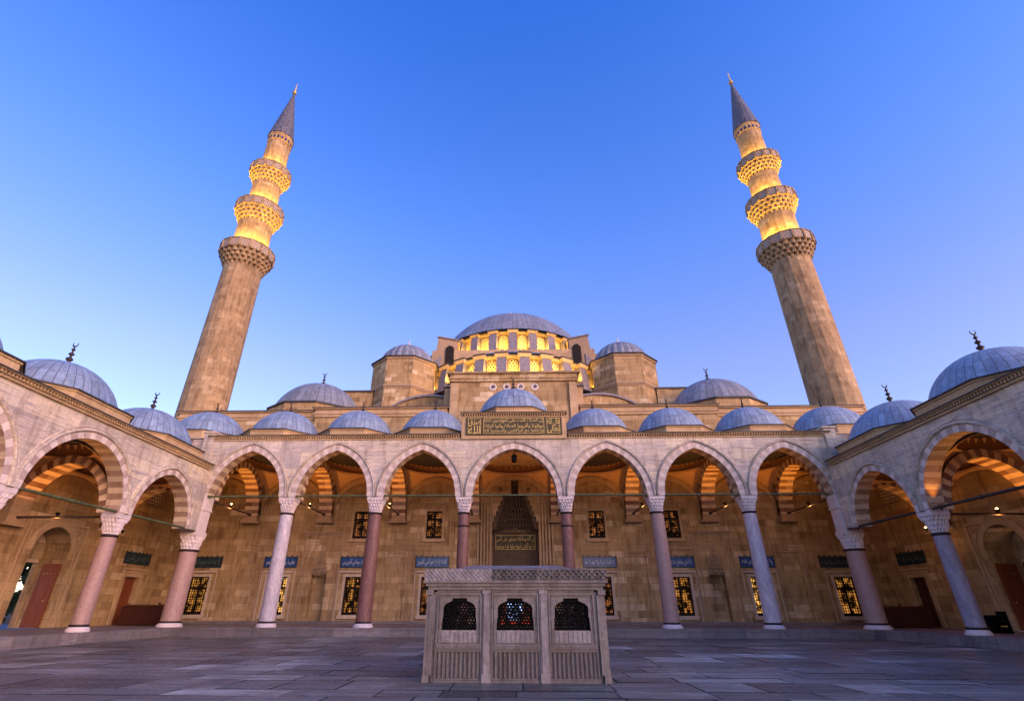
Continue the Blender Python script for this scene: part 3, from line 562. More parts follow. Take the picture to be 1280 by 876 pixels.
for sg, side in ((-1, 'left'), (1, 'right')):
    AR = thing('arcade', ('sunlit pale marble arcade with striped pointed arches along the left side' if sg < 0 else 'shadowed violet marble arcade with striped pointed arches along the right side'), 'arcade', (sg*18.644, 11.6, 0), 'side arcades of the courtyard')
    fm = lambda s, t, z, sg=sg: (sg*t, s, z)
    by = [((SY[i]+SY[i+1])/2, (SY[i]-SY[i+1])/2-.44, SRISE) for i in range(6)]
    by[0] = (26.25, 2.16, SRISE)
    arcade(fm, sorted(by), SSP, 8.76, SY[-1]-.5, 29.44, 18.25, 18.95, M['marb'], M['vous'], 'arch_wall', AR, vt=.28, hw_=1.5)
    dentil(AR, fm, SY[-1], 29.2, 18.2, 8.74, [M['limed'], M['roof'], M['dark']])
    b = MB(); b.box(min(sg*18.9, sg*(WX+.9)), max(sg*18.9, sg*(WX+.9)), SY[-1], 29.6, 8.45, 8.9); b.build('roof', M['roof'], AR)
    mats = {-1: ['pink', 'pink'], 1: ['grey', 'grey']}[sg]
    for i in range(1, 7):
        column(AR, sg*18.644, SY[i], FZ, 4.2, SSP, .345, .315, mats[0] if i == 1 else random.choice(['pink', 'white', 'grey']), .42, {(-1, 1): 'dull pink column nearest the left gate', (1, 1): 'blue grey column nearest the right gate'}.get((sg, i)), plinth=.82)
    for i in range(6):
        cy = (SY[i]+SY[i+1])/2 if i else 26.75; sy_ = (SY[i]-SY[i+1])/2-.02 if i else 2.95
        dc = cy+(.15 if i == 0 else .05)
        drum(AR, sg*21.1, dc, 2.55, 2.85, 1.45, 1.7, 8.85, 9.6); dome(AR, sg*21.1, dc-.1, 9.6, 2.56, 1.88, fin=1.0, nu=44)
        vault(AR, sg*21.45, cy, 2.42, sy_, SSP, SRISE+.08, 1.2)
        # transverse arch at column i+1
        y0 = SY[i+1]; A = MB(); P = arch_pts(2.1, SRISE-.1); O = arch_pts(2.1, SRISE-.1, .4)
        for yy in (y0-.45, y0+.45): A.grid([[(sg*(21.42+q[0]), yy, SSP+q[1]) for q in P], [(sg*(21.42+q[0]), yy, SSP+q[1]) for q in O]], [[(q[2], 0) for q in P], [(q[2], .4) for q in P]], False)
        A.grid([[(sg*(21.42+q[0]), yy, SSP+q[1]) for q in P] for yy in (y0-.45, y0, y0+.45)], [[(q[2], k) for q in P] for k in (0, .5, 1)], False)
        A.build('striped_arch', M['voui'], AR)
        A = MB(); A.box(min(sg*23.4, sg*WX), max(sg*23.4, sg*WX), y0-.5, y0+.5, SSP-.25, SSP+2.0); A.box(min(sg*23.32, sg*WX), max(sg*23.32, sg*WX), y0-.58, y0+.58, SSP-.40, SSP-.251); A.box(min(sg*23.36, sg*WX), max(sg*23.36, sg*WX), y0-.62, y0+.62, SSP-.5, SSP-.401); A.build('corbel', M['carve'], AR)
        A = MB(); A.tube((sg*18.9, y0, SSP-.12), (sg*23.4, y0, SSP-.12), .055, 8); A.build('tie_rod', M['rodb'], AR)
        A = MB(); ya, yb = SY[i+1]+.4, (SY[i]-.55); A.tube((sg*18.3, ya, SSP+.03), (sg*18.3, yb, SSP+.03), .06, 8); A.tube((sg*18.3, (ya+yb)/2-.06, SSP+.03), (sg*18.3, (ya+yb)/2+.06, SSP+.03), .085, 8); A.build('tie_rod', M['rodg'] if sg < 0 else M['rodb'], AR)
        # striped blind arch on the back wall
        A = MB(); hw = sy_-.35; P = arch_pts(hw, SRISE-.25); O = arch_pts(hw, SRISE-.25, .36); xw = WX-.10
        A.grid([[(sg*xw, cy+q[0], SSP+q[1]) for q in P], [(sg*xw, cy+q[0], SSP+q[1]) for q in O]], [[(q[2], 0) for q in P], [(q[2], .36) for q in P]], False)
        A.grid([[(sg*xw, cy+q[0], SSP+q[1]) for q in P], [(sg*(WX+.01), cy+q[0], SSP+q[1]) for q in P]], [[(q[2], 0) for q in P], [(q[2], .1) for q in P]], False); A.build('wall_arch', M['voui'], AR)
    # outer wall with the gate
    fw_ = lambda u, v, d, sg=sg: (sg*(WX+d), u, v)
    GY, GA = 26.79, 1.16
    b = MB(); wall_holes(b, fw_, -7, 25.0, FZ-.4, 9.0, []); wall_holes(b, fw_, 25.0, 28.9, 5.2, 9.0, [])
    wall_holes(b, fw_, 28.9, WY, FZ-.4, 10.9, [(33.33-.62, 33.33+.62, FZ, 3.02, .3), (33.33-.75, 33.33+.75, 7.3, 8.3, .25)])
    for a_, c_ in ((25.0, GY-GA), (GY+GA, 28.9)): b.face([fw_(a_, FZ-.4, 0), fw_(c_, FZ-.4, 0), fw_(c_, 5.2, 0), fw_(a_, 5.2, 0)])
    P = arch_pts(GA, .78)
    for p0, p1 in zip(P, P[1:]): b.face([fw_(GY+p0[0], 3.9+p0[1], 0), fw_(GY+p1[0], 3.9+p1[1], 0), fw_(GY+p1[0], 5.2, 0), fw_(GY+p0[0], 5.2, 0)])
    full = [(-GA, FZ-3.9)]+[(q[0], q[1]) for q in P]+[(GA, FZ-3.9)]
    b.grid([[fw_(GY+q[0], 3.9+q[1], d) for q in full] for d in (0, .7, 1.4)], None, False)
    hx(b, fw_, GY-GA-.3, GY+GA+.3, 3.42, 4.9, 1.38, 1.7); hx(b, fw_, GY-GA-.3, GY-GA+.01, FZ, 3.42, 1.4, 1.7); hx(b, fw_, GY+GA-.08, GY+GA+.3, FZ, 3.42, 1.4, 1.7)
    b.box(min(sg*(WX+.3), sg*(WX+.9)), max(sg*(WX+.3), sg*(WX+.9)), -7, 25.4, FZ, 9); b.box(min(sg*(WX+.3), sg*(WX+.9)), max(sg*(WX+.3), sg*(WX+.9)), 28.4, WY+1, FZ, 10.9); b.box(min(sg*(WX+.3), sg*(WX+.9)), max(sg*(WX+.3), sg*(WX+.9)), 25.4, 28.4, 5.1, 9)
    b.build('wall', M['lime'], AR)
    b = MB()
    A = arch_pts(GA, .78); 
    for o0, o1, dd in ((.0, .34, -.04), (.34, .40, -.07)): 
        b.grid([[fw_(GY+q[0], 3.9+q[1], dd) for q in arch_pts(GA, .78, o0)], [fw_(GY+q[0], 3.9+q[1], dd) for q in arch_pts(GA, .78, o1)]], None, False)
        b.grid([[fw_(GY+q[0], 3.9+q[1], dd) for q in arch_pts(GA, .78, o1)], [fw_(GY+q[0], 3.9+q[1], 0) for q in arch_pts(GA, .78, o1)]], None, False)
    rframe(b, fw_, GY-1.75, GY+1.75, FZ, 5.25, .10, -.06, .0, False); rframe(b, fw_, GY-1.55, GY+1.55, FZ, 5.08, .05, -.035, .0, False); b.build('gate_surround', M['limed'], AR)
    if sg > 0:
        d = MB(); hx(d, fw_, GY-GA+.08, GY+GA-.08, FZ, 3.42, 1.45, 1.5)  # closed leaves added to block sunlight coming through the right gate
        for q in (-1, 1): rframe(d, fw_, GY+q*.47-.3, GY+q*.47+.3, FZ+.3, 3.2, .08, 1.41, 1.45)
        d.build('door', M['wood'], AR)
    for far in (1, 0):
        yl = GY+GA-.07 if far else GY-GA+.02; d = MB(); x0 = WX+.12; x1 = WX+1.12
        def bb(a, c, e, f, g_, h): d.box(min(sg*a, sg*c), max(sg*a, sg*c), e, f, g_, h)
        bb(x0, x1, yl, yl+.05, FZ+.02, 3.38)
        yy = yl-.02 if far else yl+.05
        for (z0_, z1_) in ((FZ+.06, .62), (1.20, 1.42), (2.55, 2.75), (3.1, 3.32)): bb(x0+.06, x1-.06, yy, yy+.02, z0_, z1_)
        for xx in (x0+.03, x1-.16): bb(xx, xx+.13, yy-.004, yy+.024, FZ+.04, 3.34)
        for (z0_, z1_) in ((.72, 1.1), (1.52, 2.45), (2.82, 3.04)): bb(x0+.3, x1-.3, yy-.006, yy+.026, z0_, z1_)
        do = d.build('door', M['wood'], AR, label='open brown wooden gate leaf' if far else None)
        h = MB(); h.lathe([(0, 0), (.03, .01), (.035, .04), (0, .07)], 10, sg*(x0+.22), yy-.05, mi=0); 
        for k in range(3): h.box(sg*(x0+.35+k*.2)-.02, sg*(x0+.35+k*.2)+.02, yy-.015, yy+.03, 2.62, 2.66); h.box(sg*(x0+.35+k*.2)-.02, sg*(x0+.35+k*.2)+.02, yy-.015, yy+.03, 1.29, 1.33)
        put('handle', h.mesh('handle', M['goldp'], (0, 0, -1.6)), do, (0, 0, 0))
    # small door, tile panel and lattice window of the corner bay
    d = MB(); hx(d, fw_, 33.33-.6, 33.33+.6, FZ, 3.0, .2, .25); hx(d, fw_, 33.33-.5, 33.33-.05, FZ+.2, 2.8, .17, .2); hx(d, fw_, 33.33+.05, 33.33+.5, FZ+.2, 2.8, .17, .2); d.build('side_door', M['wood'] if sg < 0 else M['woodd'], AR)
    d = MB(); rframe(d, fw_, 33.33-.62, 33.33+.62, FZ, 3.02, .2, -.05, .0, False); rframe(d, fw_, 33.33-.84, 33.33+.84, FZ, 3.24, .12, -.09, .0, False); hx(d, fw_, 33.33-1.1, 33.33+1.1, 3.40, 3.5, -.13, 0); d.build('door_surround', M['limed'], AR)
    tile_panel(AR, fw_, 33.33, 3.72, 4.40, 2.35, False, AYA[-1], label='dark tile panel over the small door')
    d = MB(); hx(d, fw_, 33.33-.75, 33.33+.75, 7.3, 8.3, .1, .2); put('lattice_window', d.mesh('lattice', M['latp']), AR)
    d = MB(); rframe(d, fw_, 33.33-.75, 33.33+.75, 7.3, 8.3, .1, -.03, .0); d.build('window_frame', M['carve'], AR)

# ================================================================== MOSQUE
MO = thing('mosque', 'great domed limestone mosque with floodlit gold windows behind the portico', 'mosque', (0, WY, 0))
fq = lambda u, v, d: (u, WY+d, v)
LW = [5.67, 10.82, 16.12, 21.5]; holes = []
for sg in (-1, 1):
    for c in LW: holes.append((sg*c-.67, sg*c+.67, .92, 3.2, .32))
    for c in (5.67, 10.84): holes.append((sg*c-.56, sg*c+.56, 5.62, 7.45, .3))
    holes.append((sg*13.32-.52, sg*13.32+.52, FZ, 3.35, .55)); holes.append((sg*8.15-.62, sg*8.15+.62, FZ+.08, 4.7, .10)); holes.append((sg*18.3-.62, sg*18.3+.62, FZ+.08, 4.7, .10))
holes.append((-1.62, 1.62, FZ, 9.75, 1.3))
b = MB(); wall_holes(b, fq, -WX-2.5, WX+2.5, 0, 15.0, holes); b.build('wall', M['lime'], MO)
b = MB()
for sg in (-1, 1):
    for c in (8.15, 18.3): b = MB(); hx(b, fq, sg*c-.62, sg*c+.62, FZ, 4.72, .09, .2); b.build('panel_back', M['lime'], MO)
    b = MB(); hx(b, fq, sg*13.32-.56, sg*13.32+.56, FZ-.02, 3.4, .5, .7); b.build('niche_back', M['lime'], MO)
random.seed(5)
def window(parent, fm, c, v0, v1, hw, lit, label=None, upper=False):
    b = MB(); rframe(b, fm, c-hw, c+hw, v0, v1, .16 if not upper else .12, -.05, .0); hx(b, fm, c-hw-.22, c+hw+.22, v0-.22, v0-.02, -.12, 0)
    if upper: rframe(b, fm, c-hw-.55, c+hw+.55, v0-.6, v1+.6, .06, -.03, 0)
    else: rframe(b, fm, c-hw-.42, c+hw+.42, FZ+.1, v1+.32, .06, -.04, 0, False); hx(b, fm, c-hw-.35, c+hw+.35, v1+.26, v1+.38, -.12, 0)
    o = b.build('window', M['limed'] if upper else M['wframe'], parent, label=label)
    g_ = MB(); n = 9 if not upper else 7; grille_panel(g_, fm, c-hw, c+hw, v0, v1, .08, n, int(n*(v1-v0)/(2*hw)), .017); g_.build('grille', M['iron'], o)
    d = MB(); hx(d, fm, c-.07, c+.07, v0, v1, .2, .25); zt = v0+(v1-v0)*.70; hx(d, fm, c-hw, c+hw, zt-.05, zt+.05, .195, .245); rframe(d, fm, c-hw+.07, c+hw-.07, v0+.07, v1-.07, .07, .19, .25); hx(d, fm, c-hw+.05, c+hw-.05, v0, v0+.16, .17, .26); d.build('casement', M['bronze'], o)
    e = MB(); hx(e, fm, c-hw, c+hw, v0, v1, .28, .31); e.build('pane', lit, o)
for sg in (-1, 1):
    for i, c in enumerate(LW): window(MO, fq, sg*c, .92, 3.2, .67, {0: M['litu'], 1: M['litw'], 2: M['litb'], 3: M['litw']}[i])
    for c in (5.67, 10.84): window(MO, fq, sg*c, 5.62, 7.45, .56, M['litu'], upper=True)
    for i, c in enumerate([5.67, 10.82, 16.12, 21.35]): tile_panel(MO, fq, sg*c, 3.76, 4.46, 2.3, i < 3, AYA[(i*2+(sg > 0)) % 9], None)
    b = MB()
    rframe(b, fq, sg*13.32-1.22, sg*13.32+1.22, FZ, 5.85, .10, -.06, 0, False); rframe(b, fq, sg*13.32-1.0, sg*13.32+1.0, FZ, 5.4, .04, -.03, 0, False); hx(b, fq, sg*13.32-1.45, sg*13.32+1.45, 5.98, 6.08, -.12, 0)
    b.build('niche_frame', M['carve'], MO)
    b = MB(); T = 7
    for k in range(T):
        wd = .56*(1-k/T)**.85; z0 = 3.3+k*.26; n = max(1, int(round(wd*2/.17)))
        for j in range(n):
            u = sg*13.32-wd+(j+.5)*2*wd/n; hw = wd/n*.86; dd = -.04-.10*(1-k/T)
            b.hexa([fq(u-hw*.25, z0-.02, dd*.3), fq(u+hw*.25, z0-.02, dd*.3), fq(u+hw*.25, z0-.02, .02), fq(u-hw*.25, z0-.02, .02), fq(u-hw, z0+.2, dd), fq(u+hw, z0+.2, dd), fq(u+hw, z0+.2, .02), fq(u-hw, z0+.2, .02)]); hx(b, fq, u-hw, u+hw, z0+.2, z0+.24, dd, .02)
    b.build('stalactite_hood', M['carve'], MO, label='stepped stalactite hood of a prayer niche')
    for c in (8.15, 18.3):
        b = MB(); rframe(b, fq, sg*c-.88, sg*c+.88, FZ, 5.0, .05, -.03, 0, False)
        for k in range(5):
            wd = .34*(1-k/5); hx(b, fq, sg*c-wd, sg*c+wd, 3.9+k*.14, 3.9+k*.14+.10, .06, .09)
        b.build('blind_panel', M['carve'], MO)
b = MB(); b.box(-WX, -2.6, 36.25, WY, FZ+.002, FZ+.16); b.box(2.6, WX, 36.25, WY, FZ+.002, FZ+.16); b.build('wall_bench', M['step'], MO)
# portal
b = MB()
for wd, dp, top in ((2.62, .16, 10.15), (2.40, .22, 9.98), (2.18, .15, 9.82), (1.96, .20, 9.72), (1.78, .12, 9.62)):
    for sg in (-1, 1): hx(b, fq, sg*wd-(.10 if sg > 0 else 0), sg*wd+(.10 if sg < 0 else 0), FZ, top, -dp, 0)
    hx(b, fq, -wd, wd, top, top+.09, -dp, 0)
for sg in (-1, 1): hx(b, fq, sg*1.70-.07, sg*1.70+.07, FZ, 6.5, -.10, 0)
b.build('portal_frame', M['limed'], MO)
# stepped front of the recess
T = 9; b = MB(); zs = [6.35+k*(9.62-6.35)/T for k in range(T+1)]; wds = [1.62*(1-k/T)**.75 if k < 6 else .26 for k in range(T)]
for k in range(T):
    for sg in (-1, 1):
        a, c = sorted((sg*wds[k], sg*1.63))
        if c-a > .01: hx(b, fq, a, c, zs[k], zs[k+1], -.01, .28)
hx(b, fq, -1.63, 1.63, 9.62, 9.8, -.01, .3); b.build('portal_front', M['lime'], MO)
b = MB()
for k in range(T):
    wd = wds[k]; dmax = 1.2*(1-k/T)**.7; z0 = zs[k]; h = zs[1]-zs[0]; n = max(3, int(wd*2/.20)+2)
    for j in range(n):
        a = pi*(j+.5)/n; da = pi/n*.40
        for r_in, r_out, zb in ((.80, 1.0, 0),):
            def P_(r, aa, z_): return (wd*r*cos(aa)*-1, WY+.08+dmax*r*sin(aa), z_)
            b.hexa([P_(.90, a-da*.25, z0-.12), P_(.90, a+da*.25, z0-.12), P_(1.1, a+da*.3, z0-.12), P_(1.1, a-da*.3, z0-.12), P_(.74, a-da, z0+h*.75), P_(.74, a+da, z0+h*.75), P_(1.1, a+da, z0+h*.75), P_(1.1, a-da, z0+h*.75)])
    pts = [(-wd*.8*cos(pi*j/16), WY+.10+dmax*.8*sin(pi*j/16)) for j in range(17)]
    for q0, q1 in zip(pts, pts[1:]): b.face([(q0[0], q0[1], z0+h*.8), (q1[0], q1[1], z0+h*.8), (q1[0]*.98, q1[1], z0+h*1.05), (q0[0]*.98, q0[1], z0+h*1.05)])
hx(b, fq, -1.6, 1.6, 6.2, 9.7, 1.15, 1.29)
hx(b, fq, -.13, .13, 6.0, 6.35, .2, .4)
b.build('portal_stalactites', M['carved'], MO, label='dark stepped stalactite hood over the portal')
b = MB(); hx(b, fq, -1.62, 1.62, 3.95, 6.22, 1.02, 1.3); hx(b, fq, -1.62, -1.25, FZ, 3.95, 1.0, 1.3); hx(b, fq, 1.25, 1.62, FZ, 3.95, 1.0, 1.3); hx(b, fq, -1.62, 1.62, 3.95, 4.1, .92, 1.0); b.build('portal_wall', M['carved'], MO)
b = MB(); hx(b, fq, -1.42, 1.42, 4.98, 5.95, .96, 1.0); o = b.build('portal_inscription', M['greenp'], MO, label='gold two-line Arabic inscription over the portal')
lettering(o, ['إن ٱلله وملائكته يصلون على ٱلنبي', 'يا أيها ٱلذين آمنوا صلوا عليه وسلموا'], 2.7, .88, lambda u, v, d: (u, WY+.955-d, 5.02+v), M['goldp'])
b = MB(); rframe(b, fq, -1.38, 1.38, 5.02, 5.91, .03, .93, .955); b.build('border', M['goldp'], o)
b = MB()
for k in range(9): 
    u0 = -1.25+k*2.5/9; u1 = u0+2.5/9; z = .02 if k % 2 else -.02
    b.face([fq(u0, 1.9, 1.12+z), fq(u1, 1.9, 1.12-z), fq(u1, 3.97, 1.12-z), fq(u0, 3.97, 1.12+z)])
b.build('door_curtain', simple("green_leather_curtain", (.006, .02, .02), .7), MO)
b = MB(); hx(b, fq, -2.5, 2.5, FZ-.1, FZ+.02, 1.3, 9); b.build('carpet', M['carpet'], MO)
b = MB(); hx(b, fq, -3.2, 3.2, FZ, 6.2, 9, 9.1); hx(b, fq, -3.3, -3.2, FZ, 6.2, 1.3, 9.1); hx(b, fq, 3.2, 3.3, FZ, 6.2, 1.3, 9.1); hx(b, fq, -3.3, 3.3, 6.2, 6.3, 1.0, 9.1); b.build('hall_wall', M['lime'], MO)
b = MB(); hx(b, fq, -.75, .45, .5, 2.4, 8.9, 8.98); b.build('hall_screen', M['screen'], MO)
lo = lamp('hall_lamp', (.9, WY+4, 3.6), 220, (1, .35, .10), .3)
for sx_ in (-1, 1):
    b = MB(); b.tube((sx_*1.0, WY-.10, 8.95), (sx_*1.0, WY+.02, 8.95), .13, 16); b.build('roundel', M['carved'], MO)
# upper front wall cornices, body and block
def corn(b, x0, x1, y, z, d=.3, ybk=1.0):
    b.box(x0-d*.35, x1+d*.35, y-d*.35, y+ybk, z-.75, z-.55, 0); b.box(x0-d*.6, x1+d*.6, y-d*.6, y+ybk, z-.548, z-.42, 0); b.box(x0-d*.3, x1+d*.3, y-d*.3, y+ybk, z-.418, z-.14, 0); b.box(x0-d*.8, x1+d*.8, y-d*.8, y+ybk, z-.138, z-.06, 0); b.box(x0-d, x1+d, y-d, y+ybk, z-.058, z, 1)
for sg in (-1, 1):
    b = MB(); a, c = sorted((sg*5.2, sg*15.4)); b.box(a, c, WY-.25, WY+.5, 10.9, 15.1, 2); corn(b, a+.02, c, WY-.25, 15.22)
    a, c = sorted((sg*15.5, sg*26.3)); b.box(a, c, WY+.02, WY+.6, 10.0, 14.95, 2); corn(b, a, c, WY+.02, 15.1)
    b.build('cornice', [M['limed'], M['roof'], M['lime']], MO)
b = MB(); b.box(-WX-2.3, WX+2.3, WY+.45, 100, 9, 15.0, 0); b.build('body', M['lime'], MO)
b = MB(); b.box(-4.85, 4.85, WY-.4, 43, 10.9, 17.8, 0); b.box(-4.95, -4.35, WY-.55, WY-.39, 10.9, 17.1, 1); b.box(4.35, 4.95, WY-.55, WY-.39, 10.9, 17.1, 1); corn(b, -4.95, 4.95, WY-.45, 18.0, .3, 6); 
for sg in (-1, 1): b.box(*(sorted((sg*4.9, sg*5.5))), WY+.2, 42, 10.9, 17.0, 1); b.box(*(sorted((sg*4.86, sg*5.6))), WY+.1, 42, 17.002, 17.1, 2)
b.build('central_block', [M['lime'], M['limed'], M['roof']], MO)
# fix material slots used by corn on the block: 0 stone, 1 dressed, 2 lead
for u in (-1.62, -.54, .56, 1.68):
    b = MB(); y = WY-.42; N = 20
    b.lathe([(0, 0), (.20, 0), (.20, .04), (.27, .045), (.30, 0)], N, 0, 0); me = b.mesh('round_window', M['cap']); me.transform(Matrix.Rotation(pi/2, 4, 'X'))
    o = put('round_window', me, MO, (u, y, 16.78)); b = MB()
    for k in range(7):
        a = 2*pi*k/6; r = .10 if k < 6 else 0; b.lathe([(0, .045), (.042, .045)], 8, r*cos(a), r*sin(a))
    me = b.mesh('piercing', M['dark']); me.transform(Matrix.Rotation(pi/2, 4, 'X')); put('piercing', me, o, (u, y-.003, 16.78))
# exedra walls
for sg in (-1, 1):
    b = MB(); c = sg*7.0; Rr = 4.6; N = 18; zc = 17.15-Rr*.82; P = [(c+Rr*sin(t), zc+Rr*.82*cos(t)) for t in [-1.15+2.3*k/N for k in range(N+1)]]
    for (x0, z0), (x1, z1) in zip(P, P[1:]):
        b.face([(x0, 38.6, 13), (x1, 38.6, 13), (x1, 38.6, z1), (x0, 38.6, z0)]); b.face([(x0, 38.6, z0), (x1, 38.6, z1), (x1, 43.0, z1+.5), (x0, 43.0, z0+.5)], mi=1)
        b.hexa([(x0, 38.42, z0-.16), (x1, 38.42, z1-.16), (x1, 38.62, z1-.16), (x0, 38.62, z0-.16), (x0, 38.42, z0+.02), (x1, 38.42, z1+.02), (x1, 38.62, z1+.02), (x0, 38.62, z0+.02)], 1)
    b.build('exedra', [M['lime'], M['leadd']], MO)
    for u in (c-.9*sg*1.6, c-.1*sg):
        bb_ = MB(); bb_.lathe([(0, 0), (.26, 0), (.26, .05), (.34, .05), (.36, 0)], 20); me = bb_.mesh('round_window', M['cap']); me.transform(Matrix.Rotation(pi/2, 4, 'X')); put('round_window', me, MO, (u, 38.56, 15.7))
# semi-dome and main dome drums
def ngon_ring(cx, cy, r, a0, da, n): return [(cx+r*sin(a0+da*k), cy-r*cos(a0+da*k)) for k in range(n+1)]
def drumring(cx, cy, r, z0, z1, kmin, kmax, step, phase, name, lampE, bw=.50, bd=.75):
    """front-facing drum: windows at phase+k*step, buttresses between"""
    w_ = MB(); a0 = (kmin-.5)*step+phase; n = kmax-kmin+1
    for k in range(n*3):
        a, c = a0+k*step/3, a0+(k+1)*step/3; p, q = (cx+r*sin(a), cy-r*cos(a)), (cx+r*sin(c), cy-r*cos(c)); w_.face([(p[0], p[1], z0-.02), (q[0], q[1], z0-.02), (q[0], q[1], z1), (p[0], p[1], z1)]); w_.face([(p[0], p[1], z0-3.2), (q[0], q[1], z0-3.2), (q[0], q[1], z0-.021), (p[0], p[1], z0-.021)], mi=1)
    w_.build(name, [M['limed'], M['leadd']], MO)
    ev = MB()
    for k in range(kmin, kmax+2):
        a = (k-.5)*step+phase; t = Vector((cos(a), sin(a), 0)); o = Vector((sin(a), -cos(a), 0)); c0 = Vector((cx, cy, 0))
        def pt(u, d, z): v = c0+t*u+o*(r+d); return (v.x, v.y, z)
        B = MB(); B.hexa([pt(-bw, bd+.22, z0-.5), pt(bw, bd+.22, z0-.5), pt(bw, -.1, z0-.5), pt(-bw, -.1, z0-.5), pt(-bw*.93, bd-.1, z1-.12), pt(bw*.93, bd-.1, z1-.12), pt(bw*.93, -.1, z1-.12), pt(-bw*.93, -.1, z1-.12)]); B.build('buttress', M['leadd'], MO)
        ev.hexa([pt(-bw-.1, bd+.02, z1-.40), pt(bw+.1, bd+.02, z1-.40), pt(bw+.1, -.3, z1-.40), pt(-bw-.1, -.3, z1-.40), pt(-bw-.16, bd+.12, z1-.102), pt(bw+.16, bd+.12, z1-.102), pt(bw+.16, -.3, z1-.102), pt(-bw-.16, -.3, z1-.102)], 0)
        ev.hexa([pt(-bw-.12, bd+.12, z1-.10), pt(bw+.12, bd+.12, z1-.10), pt(bw+.12, -.3, z1-.10), pt(-bw-.12, -.3, z1-.10), pt(-bw-.12, bd+.16, z1+.06), pt(bw+.12, bd+.16, z1+.06), pt(bw+.12, -.3, z1+.3), pt(-bw-.12, -.3, z1+.3)], 1)
    for k in range(kmin, kmax+1):
        a = k*step+phase; t = Vector((cos(a), sin(a), 0)); o = Vector((sin(a), -cos(a), 0)); c0 = Vector((cx, cy, 0)); hw = r*math.tan(step/2)
        def pt(u, d, z): v = c0+t*u+o*(r+d); return (v.x, v.y, z)
        ev.hexa([pt(-hw, .30, z1-.32), pt(hw, .30, z1-.32), pt(hw, -.3, z1-.32), pt(-hw, -.3, z1-.32), pt(-hw, .42, z1-.11), pt(hw, .42, z1-.11), pt(hw, -.3, z1-.11), pt(-hw, -.3, z1-.11)], 0)
        ev.hexa([pt(-hw, .46, z1-.09), pt(hw, .46, z1-.09), pt(hw, -.3, z1-.09), pt(-hw, -.3, z1-.09), pt(-hw, .5, z1+.0), pt(hw, .5, z1+.0), pt(hw, -.3, z1+.2), pt(-hw, -.3, z1+.2)], 1)
        # window: arched gilt lattice
        W_ = MB(); ww = hw-bw-.13; h = z1-.45-z0; A = arch_pts(ww, ww*1.05, 0, 8); pts = [(-ww, 0), (ww, 0)]+[(q[0], h-ww*1.05+q[1]) for q in reversed(A)]
        W_.face([pt(u, .03, z0+v) for u, v in pts], uv=[(u, v) for u, v in pts]); W_.build('window', M['latt'], MO)
        F_ = MB(); A2 = arch_pts(ww, ww*1.05, .09, 8); I = [(-ww, 0)]+[(q[0], h-ww*1.05+q[1]) for q in A]+[(ww, 0)]; J = [(-ww-.09, 0)]+[(q[0], h-ww*1.05+q[1]) for q in A2]+[(ww+.09, 0)]
        F_.grid([[pt(u, .08, z0+v) for u, v in I], [pt(u, .08, z0+v) for u, v in J]], None, False); F_.grid([[pt(u, .08, z0+v) for u, v in I], [pt(u, .03, z0+v) for u, v in I]], None, False); F_.build('window_frame', M['limed'], MO)
        lp = pt(0, .90, z0+.05); fx = MB(); fx.box(lp[0]-.07, lp[0]+.07, lp[1]-.05, lp[1]+.05, lp[2]-.14, lp[2]-.06); fx.build('floodlight', M['iron'], MO)
        L_ = lamp('drum_lamp', lp, lampE, (1, .54, .07), .06, R(135)); L_.rotation_euler = (Vector(pt(0, .25, z1))-Vector(lp)).to_track_quat('-Z', 'Y').to_euler()
    ev.build('eave', [M['limed'], M['roof']], MO)
    lg = MB(); n2 = 60; A0, A1 = a0, (kmax+.5)*step+phase
    for k in range(n2):
        a, c = A0+(A1-A0)*k/n2, A0+(A1-A0)*(k+1)/n2; f = lambda a_, d, z: (cx+(r+d)*sin(a_), cy-(r+d)*cos(a_), z); lg.face([f(a, 1.15, z0-.45), f(c, 1.15, z0-.45), f(c, -.02, z0-.02), f(a, -.02, z0-.02)]); lg.face([f(a, 1.15, z0-.7), f(c, 1.15, z0-.7), f(c, 1.15, z0-.45), f(a, 1.15, z0-.45)])
    lg.build('ledge', M['leadd'], MO)
SC, SR_ = 52.0, 9.35
drumring(0, SC, SR_, 20.5, 22.75, -6, 6, R(12.4), 0, 'semi_dome_drum', 160)
drumring(0, 62.0, 9.3, 28.3, 31.0, -7, 6, R(13.846), R(13.846)/2, 'dome_drum', 200)
b = MB(); N = 40; P = []; UV = []
for i in range(10):
    t = pi/2*i/9*.98; r = (SR_+.35)*cos(t); z = 22.95+4.0*(1-cos(t)**1.5); P.append([(r*sin(a), SC-r*cos(a), z) for a in [-pi/2+pi*k/N for k in range(N+1)]]); UV.append([(k/N*26, i*1.1) for k in range(N+1)])
b.grid(P, UV, True); b.build('semi_dome', M['leadm'], MO)
b = MB(); b.box(-10.6, 10.6, SC, 74, 14, 27.6); b.box(-9.4, 9.4, SC-.5, SC+.5, 14, 28.0); b.build('dome_base', M['limed'], MO)
b = MB(); b.lathe([(10.35, 30.95), (10.1, 31.15)]+[(r, 31.2+z) for r, z in cap_profile(9.95, 6.35, 16)], 96, 0, 62, nu=96); d = b.build('main_dome', M['leadm'], MO, (0, 62, 30), label='huge grey main dome'); put('finial', FING, d, (0, 62, 37.6), scale=(1.5, 1.5, 1.7))
